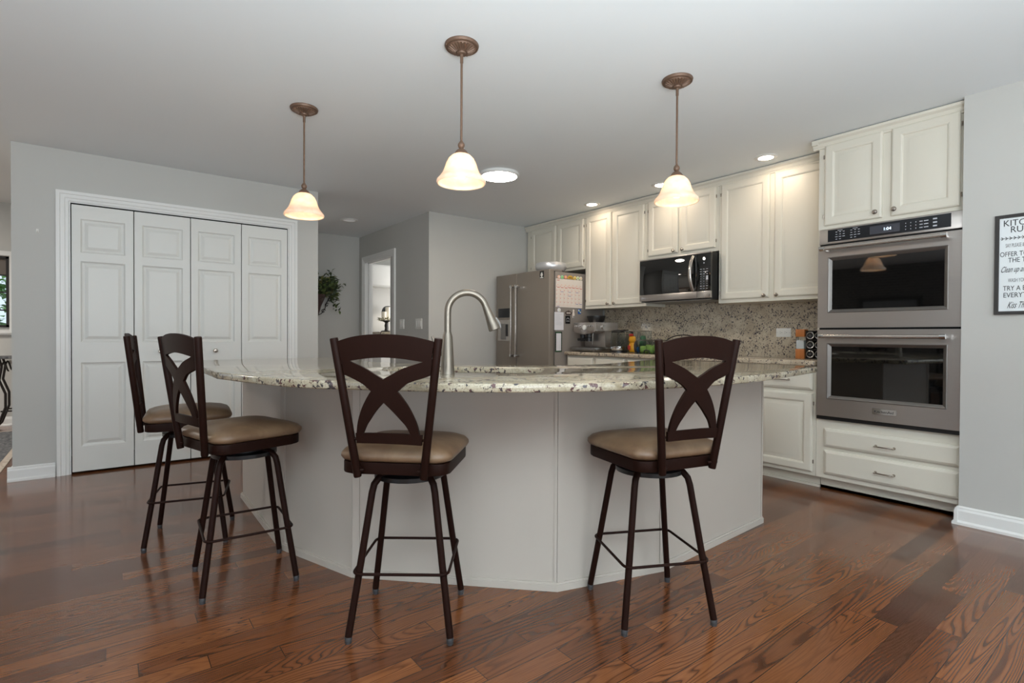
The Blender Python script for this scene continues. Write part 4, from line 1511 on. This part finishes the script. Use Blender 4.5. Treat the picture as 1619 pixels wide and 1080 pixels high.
# wire basket that peeks over the right stool
t = thing('wire_basket', 'black wire basket whose handle peeks over a stool back', 'basket', (4.24, 2.92, CZ))
b = MB()
for z, r in ((0.012, 0.07), (0.09, 0.13)):
    b.tube([(r * math.cos(k * math.pi / 12), r * math.sin(k * math.pi / 12), z) for k in range(24)], 0.004, 8, True)
for k in range(12):
    a = k * math.pi / 6
    b.tube([(0.07 * math.cos(a), 0.07 * math.sin(a), 0.012), (0.11 * math.cos(a), 0.11 * math.sin(a), 0.04), (0.13 * math.cos(a), 0.13 * math.sin(a), 0.09)], 0.0025, 6)
b.lathe([(0, 0), (0.07, 0), (0.07, 0.008), (0, 0.008)], 20)
b.build('bowl', 'black_iron', t)
MB().tube([(0.13 * math.sin(R(50)) * math.cos(k * math.pi / 16), -0.13 * math.cos(k * math.pi / 16), 0.09 + 0.09 * math.sin(k * math.pi / 16)) for k in range(17)], 0.005, 8).build('handle', 'black_iron', t)

# salt box and spice rack by the oven
t = thing('salt_box', 'oak and acrylic salt box on the counter beside the spice jars', 'salt box', (4.24, 1.915, CZ), SIDE)
MB().box(0, 0.066, 0, 0.066, 0, 0.075, 0.002).build('base', 'honey_oak', t)
MB().box(0.002, 0.064, 0.002, 0.064, 0.075, 0.168).build('container', 'clear_glass', t, False)
MB().box(0.005, 0.061, 0.005, 0.061, 0.076, 0.14).build('salt', 'salt', t, False)
MB().box(0, 0.066, 0, 0.066, 0.168, 0.226, 0.002).build('lid', 'honey_oak', t)
t = thing('spice_rack', 'black spice rack of round-lidded jars against the double oven', 'spice rack', (4.24, 1.84, CZ), SIDE)
b = MB().box(0, 0.006, 0, 0.11, 0, 0.215).box(0.19, 0.196, 0, 0.11, 0, 0.215).box(0, 0.196, 0.1, 0.11, 0, 0.215)
for z in (0.0, 0.068, 0.14, 0.209):
    b.box(0, 0.196, 0.004, 0.11, z, z + 0.006)
b.build('frame', 'black_iron', t, False)
rows_, cols_ = ['bottom', 'middle', 'top'], ['salt box side', 'centre', 'oven side']
for r_ in range(3):
    for c_ in range(3):
        j = thing('spice_jar', '%s row spice jar with black round lid, %s of the rack' % (rows_[r_], cols_[c_]), 'jar', (4.24, 1.84, CZ), SIDE, 'spice jars in the rack')
        cx_, cz_ = 0.037 + c_ * 0.061, 0.037 + r_ * 0.0705
        MB().lathe([(0.026, 0.012), (0.026, 0.085), (0, 0.085)], 20, (cx_, 0, cz_), 'y').build('glass', 'smoke_glass', j)
        l = MB().lathe([(0.027, 0.012), (0.0285, 0.008), (0.0285, -0.008), (0.026, -0.010), (0.0215, -0.009)], 28, (cx_, 0, cz_), 'y').build('lid_rim', 'chrome', j)
        MB().lathe([(0.0215, -0.0085), (0.0215, -0.0098), (0, -0.0098)], 24, (cx_, 0, cz_), 'y').build('lid_disc', 'panel_glass', l)
        b = MB()
        a = rnd.uniform(-.5, .5)
        for k in (-1, 0, 1):
            b.box(-0.011 + abs(k) * 0.003, 0.011 - abs(k) * 0.003, -0.0108, -0.0097, k * 0.006 - 0.0012, k * 0.006 + 0.0012)
        b.xf(Matrix.Translation((cx_, 0, cz_)) @ Matrix.Rotation(a, 4, 'Y'))
        b.build('lid_mark', 'grey_ink', l, False)

# wall plates
def outlet(loc, rz, label, n, w, h, duplex=False):
    t = thing('wall_outlet' if duplex else 'light_switch', label, 'outlet' if duplex else 'light switch', loc, rz)
    MB().box(-w / 2, w / 2, -0.006, 0, -h / 2, h / 2, 0.002).build('plate', 'white_plastic', t)
    b = MB()
    if duplex:
        for s in (-1, 1):
            cx_ = s * 0.02
            b.box(cx_ - 0.009, cx_ - 0.004, -0.0072, -0.0055, 0.005, 0.0075).box(cx_ - 0.009, cx_ - 0.004, -0.0072, -0.0055, -0.0075, -0.005).lathe([(0.0025, -0.0055), (0.0025, -0.0072), (0, -0.0072)], 10, (cx_ + 0.007, 0, 0), 'y')
        for s in (-1, 1):
            b.lathe([(0.002, -0.0055), (0.002, -0.0072), (0, -0.0072)], 10, (s * 0.05, 0, 0), 'y')
        b.build('sockets', 'black_plastic', t, False)
    else:
        for k in range(n):
            x = (k - (n - 1) / 2) * 0.046
            b.box(x - 0.016, x + 0.016, -0.0095, -0.0055, -0.033, 0.033, 0.002)
        b.build('rockers', 'white_plastic', t)


outlet((4.536, 2.145, 1.104), SIDE, 'white double outlet on the granite backsplash', 2, 0.122, 0.074, True)
outlet((2.83, 5.88, 1.2), SIDE, 'white two-rocker light switch next to the hall doorway', 2, 0.12, 0.115)
outlet((2.83, 5.447, 1.197), SIDE, 'white three-rocker light switch near the wall corner', 3, 0.165, 0.118)
# small adhesive hook
t = thing('wall_hook', 'tiny white adhesive hook on the grey wall beside the closet casing', 'hook', (-0.404, 5.19, 1.815))
MB().box(-0.008, 0.008, -0.005, -0.0002, -0.012, 0.016, 0.002).build('plate', 'white_plastic', t)
MB().tube([(0, -0.005, 0.0), (0, -0.014, -0.008), (0, -0.02, -0.006), (0, -0.022, 0.002)], 0.0025, 8).build('prong', 'white_plastic', t)

# framed sign on the right wall (looks to -X)
t = thing('framed_sign', 'black framed white kitchen rules sign on the grey wall beside the ovens', 'sign', (3.8745, 0.693, 1.194), SIDE)
SW, SH = 0.235, 0.538
MB().nested(0, SW, 0, SH, [(0, 0), (0, -0.016), (0.002, -0.018), (0.016, -0.018), (0.018, -0.008)], False).build('frame', 'sign_frame', t)
MB().box(0.015, SW - 0.015, -0.008, -0.001, 0.015, SH - 0.015).build('panel', 'sign_white', t, False)


def rowtext(s, size, z, width=None, x=SW / 2, slant=0.0):
    b = MB().text(s, size, (0, 0, 0), Matrix.Identity(3), 'CENTER', 0.0004)
    xs = [v.co.x for v in b.bm.verts]
    if width:
        k = width / (max(xs) - min(xs))
        for v in b.bm.verts:
            v.co.x *= k
    xs = [v.co.x for v in b.bm.verts]
    off = x - (max(xs) + min(xs)) / 2
    for v in b.bm.verts:
        v.co = Vector((v.co.x + off + slant * v.co.y, -0.0086 - v.co.z, z + v.co.y))
    return b


for s, size, z, wd, ink, sl, nm in (('KITCHEN', 0.047, 0.477, 0.165, 'black_ink', 0, 'title'), ('RULES', 0.047, 0.441, 0.108, 'black_ink', 0, 'title'),
                                    ('SAY PLEASE & THANK YOU', 0.029, 0.362, 0.148, 'grey_ink', 0, 'line'), ('OFFER TO CLEAR', 0.037, 0.313, 0.192, 'black_ink', 0, 'line'), ('THE TABLE', 0.037, 0.280, 0.126, 'black_ink', 0, 'line'),
                                    ('Clean up after yourself', 0.045, 0.228, 0.188, 'black_ink', 0.3, 'script_line'), ('WASH YOUR HANDS', 0.029, 0.174, 0.125, 'grey_ink', 0, 'line'), ('TRY A BITE OF', 0.037, 0.129, 0.165, 'black_ink', 0, 'line'),
                                    ('EVERYTHING', 0.037, 0.092, 0.16, 'black_ink', 0, 'line'), ('Kiss The Cook', 0.05, 0.034, 0.13, 'black_ink', 0.3, 'script_line')):
    rowtext(s, size, z, wd, SW / 2, sl).build(nm, ink, t, False)
b = MB().tube([(0.022, -0.0092, 0.411), (0.213, -0.0092, 0.411)], 0.0012, 6)
for k in range(11):
    x = 0.034 + k * 0.0165
    b.tube([(x - 0.008, -0.0092, 0.419), (x, -0.0092, 0.411), (x - 0.008, -0.0092, 0.403)], 0.0016, 6)
b.build('arrow', 'black_ink', t)

# ------------------------------------------------------------------ hall: wall basket of greenery
t = thing('wall_planter', 'leafy artificial plant in a black scrolled wall basket in the hallway', 'wall planter', (2.2, 7.25, 1.3))
b = MB()
for k in range(7):
    a = math.pi + k * math.pi / 6
    b.tube([(0.03 * math.cos(a), 0.02 * math.sin(a) - 0.01, 0.02), (0.07 * math.cos(a), 0.06 * math.sin(a) - 0.01, 0.14), (0.15 * math.cos(a), 0.13 * math.sin(a) - 0.01, 0.30)], 0.005, 6)
for z, r_ in ((0.3, 0.15), (0.14, 0.07)):
    b.tube([(r_ * math.cos(math.pi + k * math.pi / 12), r_ * .87 * math.sin(math.pi + k * math.pi / 12) - 0.01, z) for k in range(13)], 0.006, 6)
b.build('basket', 'black_iron', t)
MB().lathe([(0, 0.01), (0.022, 0.02), (0.055, 0.14), (0.12, 0.3), (0, 0.3)], 18, (0, -0.125, 0)).build('liner', 'snack_brown', t)
b = MB()
for s in (-1, 1):
    for cx_, cz_, r_, a0 in ((0.20, 0.24, 0.03, 0), (0.165, 0.17, 0.028, 40), (0.12, 0.085, 0.032, 20), (0.235, 0.30, 0.022, 90)):
        b.tube([(s * (cx_ + r_ * (1 - k / 20) * math.cos(R(a0 + k * 24))), -0.03, cz_ + r_ * (1 - k / 20) * math.sin(R(a0 + k * 24))) for k in range(15)], 0.0045, 6)
    b.tube([(s * 0.02, -0.03, 0.02), (s * 0.09, -0.03, 0.05), (s * 0.14, -0.03, 0.12), (s * 0.16, -0.03, 0.2), (s * 0.2, -0.03, 0.27)], 0.005, 6)
b.build('scrolls', 'black_iron', t)
for nm, mat, cnt, seed in (('foliage', 'leaf_green', 330, 1), ('dark_foliage', 'leaf_dark', 260, 2), ('pale_foliage', 'leaf_olive', 90, 3)):
    rr_ = random.Random(seed)
    b = MB()
    for k in range(cnt):
        a = rr_.uniform(math.pi, 2 * math.pi)
        el = rr_.uniform(-0.5, 1.2)
        rad = rr_.uniform(0.05, 0.25)
        p = Vector((rad * math.cos(a) * math.cos(el * .6) * 1.25, rad * math.sin(a) * 0.6 - 0.03, 0.34 + rad * math.sin(el) * 0.95))
        d = Vector((math.cos(a), math.sin(a) * 0.6, rr_.uniform(-0.5, 0.9)))
        b.leaf(p, d, (rr_.uniform(-1, 1), rr_.uniform(-1, 1), 1), rr_.uniform(0.06, 0.1), rr_.uniform(0.028, 0.05))
    for bx, bz in ((0.30, 0.08), (0.36, 0.46), (-0.3, 0.1), (0.2, 0.64)):
        for k in range(16 if nm != 'pale_foliage' else 6):
            q = k / 16
            p = Vector((0.12 + (bx - 0.12) * q, -0.12, 0.36 + (bz - 0.36) * q))
            b.leaf(p + Vector((rr_.uniform(-.02, .02), rr_.uniform(-.02, .02), rr_.uniform(-.02, .02))), (rr_.uniform(-1, 1), -0.5, rr_.uniform(-1, 1)), (0, 0, 1), 0.07, 0.035)
    b.build(nm, mat, t, False)

# ------------------------------------------------------------------ room behind the hall doorway
t = thing('study_wall_cabinet', 'white wall cabinet in the bright room behind the hall doorway', 'cabinet', (3.3, 8.6, 1.87))
MB().box(0, 1.2, -0.33, 0, 0, 0.36, 0.003).build('carcass', 'door_white', t)
MB().box(0.01, 0.59, -0.35, -0.331, 0.02, 0.34, 0.003).box(0.61, 1.19, -0.35, -0.331, 0.02, 0.34, 0.003).build('doors', 'door_white', t)
t = thing('tall_chest', 'tall narrow chest with granite top behind the hall doorway', 'chest', (3.55, 8.25, 0))
MB().box(0, 0.5, -0.1, 0.3, 0, 1.085).build('body', 'door_white', t, False)
MB().box(-0.02, 0.52, -0.12, 0.32, 1.085, 1.12, 0.005).build('top', 'island_granite', t)
t = thing('candle_stand', 'black pedestal candle stand on the granite topped chest', 'candle stand', (3.68, 8.24, 1.1205))
MB().lathe([(0, 0), (0.09, 0), (0.085, 0.015), (0.03, 0.025), (0.022, 0.06), (0.03, 0.1), (0.02, 0.15), (0.05, 0.17), (0.1, 0.18), (0.1, 0.19), (0, 0.19)], 24).build('pedestal', 'black_iron', t)
b = MB()
rr_ = random.Random(9)
for k in range(110):
    a = rr_.uniform(0, 6.283)
    b.leaf((0.1 * math.cos(a), 0.1 * math.sin(a), 0.19 + rr_.uniform(0, 0.03)), (math.cos(a), math.sin(a), rr_.uniform(-.3, .9)), (0, 0, 1), 0.06, 0.025)
b.build('leaf_ring', 'leaf_olive', t, False)
for (dx, dy, r_, h_, lab) in ((-0.05, -0.02, 0.04, 0.14, 'short cream pillar candle on the candle stand'), (0.038, 0.02, 0.042, 0.22, 'taller cream pillar candle on the candle stand')):
    o = MB().lathe([(0, 0), (r_, 0), (r_, h_), (r_ - 0.006, h_ + 0.003), (0, h_ - 0.004)], 20).build('pillar_candle', 'wax')
    tag(place(o, (3.68 + dx, 8.24 + dy, 1.3108)), lab, 'candle', 'pillar candles on the stand')
t = thing('dome_lamp', 'small dark dome shade lamp behind the candles', 'lamp', (3.78, 8.40, 1.1205))
MB().lathe([(0, 0), (0.06, 0), (0.055, 0.012), (0.012, 0.02), (0.008, 0.34), (0, 0.34)], 20).build('stem', 'lamp_dome', t)
MB().lathe([(0.105, 0.33), (0.1, 0.37), (0.08, 0.41), (0.045, 0.435), (0, 0.442), (0, 0.436), (0.043, 0.429), (0.076, 0.404), (0.096, 0.368), (0.1, 0.33)], 28).build('shade', 'lamp_dome', t)
MB().lathe([(0, 0.322), (0.098, 0.322), (0.099, 0.3295), (0, 0.3295)], 24).build('glow_disc', 'dome_glow', t)

# ------------------------------------------------------------------ living room glimpse on the left
t = thing('console_table', 'black scrolled iron console table with stone top under the grilled window', 'console table', (-0.97, 8.08, 0))
MB().box(0, 0.95, -0.16, 0.22, 0.785, 0.81, 0.006).build('top', 'rug_border', t)
for x in (0.05, 0.9):
    for y in (-0.1, 0.17):
        s = -1 if x < 0.5 else 1
        b = MB().tube([(x + s * 0.02, y, 0.785), (x - s * 0.0, y, 0.7), (x + s * 0.02, y, 0.55), (x - s * 0.03, y, 0.4), (x - s * 0.03, y, 0.25), (x + s * 0.03, y, 0.06), (x + s * 0.07, y, 0.012), (x + s * 0.09, y, 0.03)], 0.012, 8)
        b.tube([(x - s * (0.0 + 0.06 * k / 10), y, 0.70 + 0.05 * math.sin(k * 0.5)) for k in range(11)], 0.008, 8)
        b.build('leg', 'black_iron', t)
MB().box(0.04, 0.91, -0.11, -0.09, 0.2, 0.215).box(0.04, 0.91, 0.16, 0.18, 0.2, 0.215).build('stretcher', 'black_iron', t, False)
t = thing('area_rug', 'beige area rug with dark grey border in the living room', 'rug', (-3.6, 4.6, 0))
MB().box(0.0, 2.95, 0, 3.25, 0.0005, 0.006).build('edge', 'rug_field', t, False, label='pale outer edge')
MB().box(0.05, 2.90, 0.05, 3.2, 0.006, 0.008).build('border', 'rug_border', t, False, label='dark grey border')
MB().box(0.28, 2.67, 0.28, 2.97, 0.008, 0.0095).build('field', 'rug_field', t, False, label='beige field')
# framed picture on the brick wall (mirrored in the oven glass)
t = thing('framed_picture', 'dark framed picture on the brick wall across the room', 'picture', (-4.9, 3.9, 1.15), R(90))
MB().nested(-0.55, 0.55, 0, 0.75, [(0, 0), (0, -0.03), (0.07, -0.03), (0.08, -0.015)], False).build('frame', 'black_iron', t)
MB().box(-0.48, 0.48, -0.016, -0.002, 0.07, 0.68).build('print', 'grey_ink', t, False)
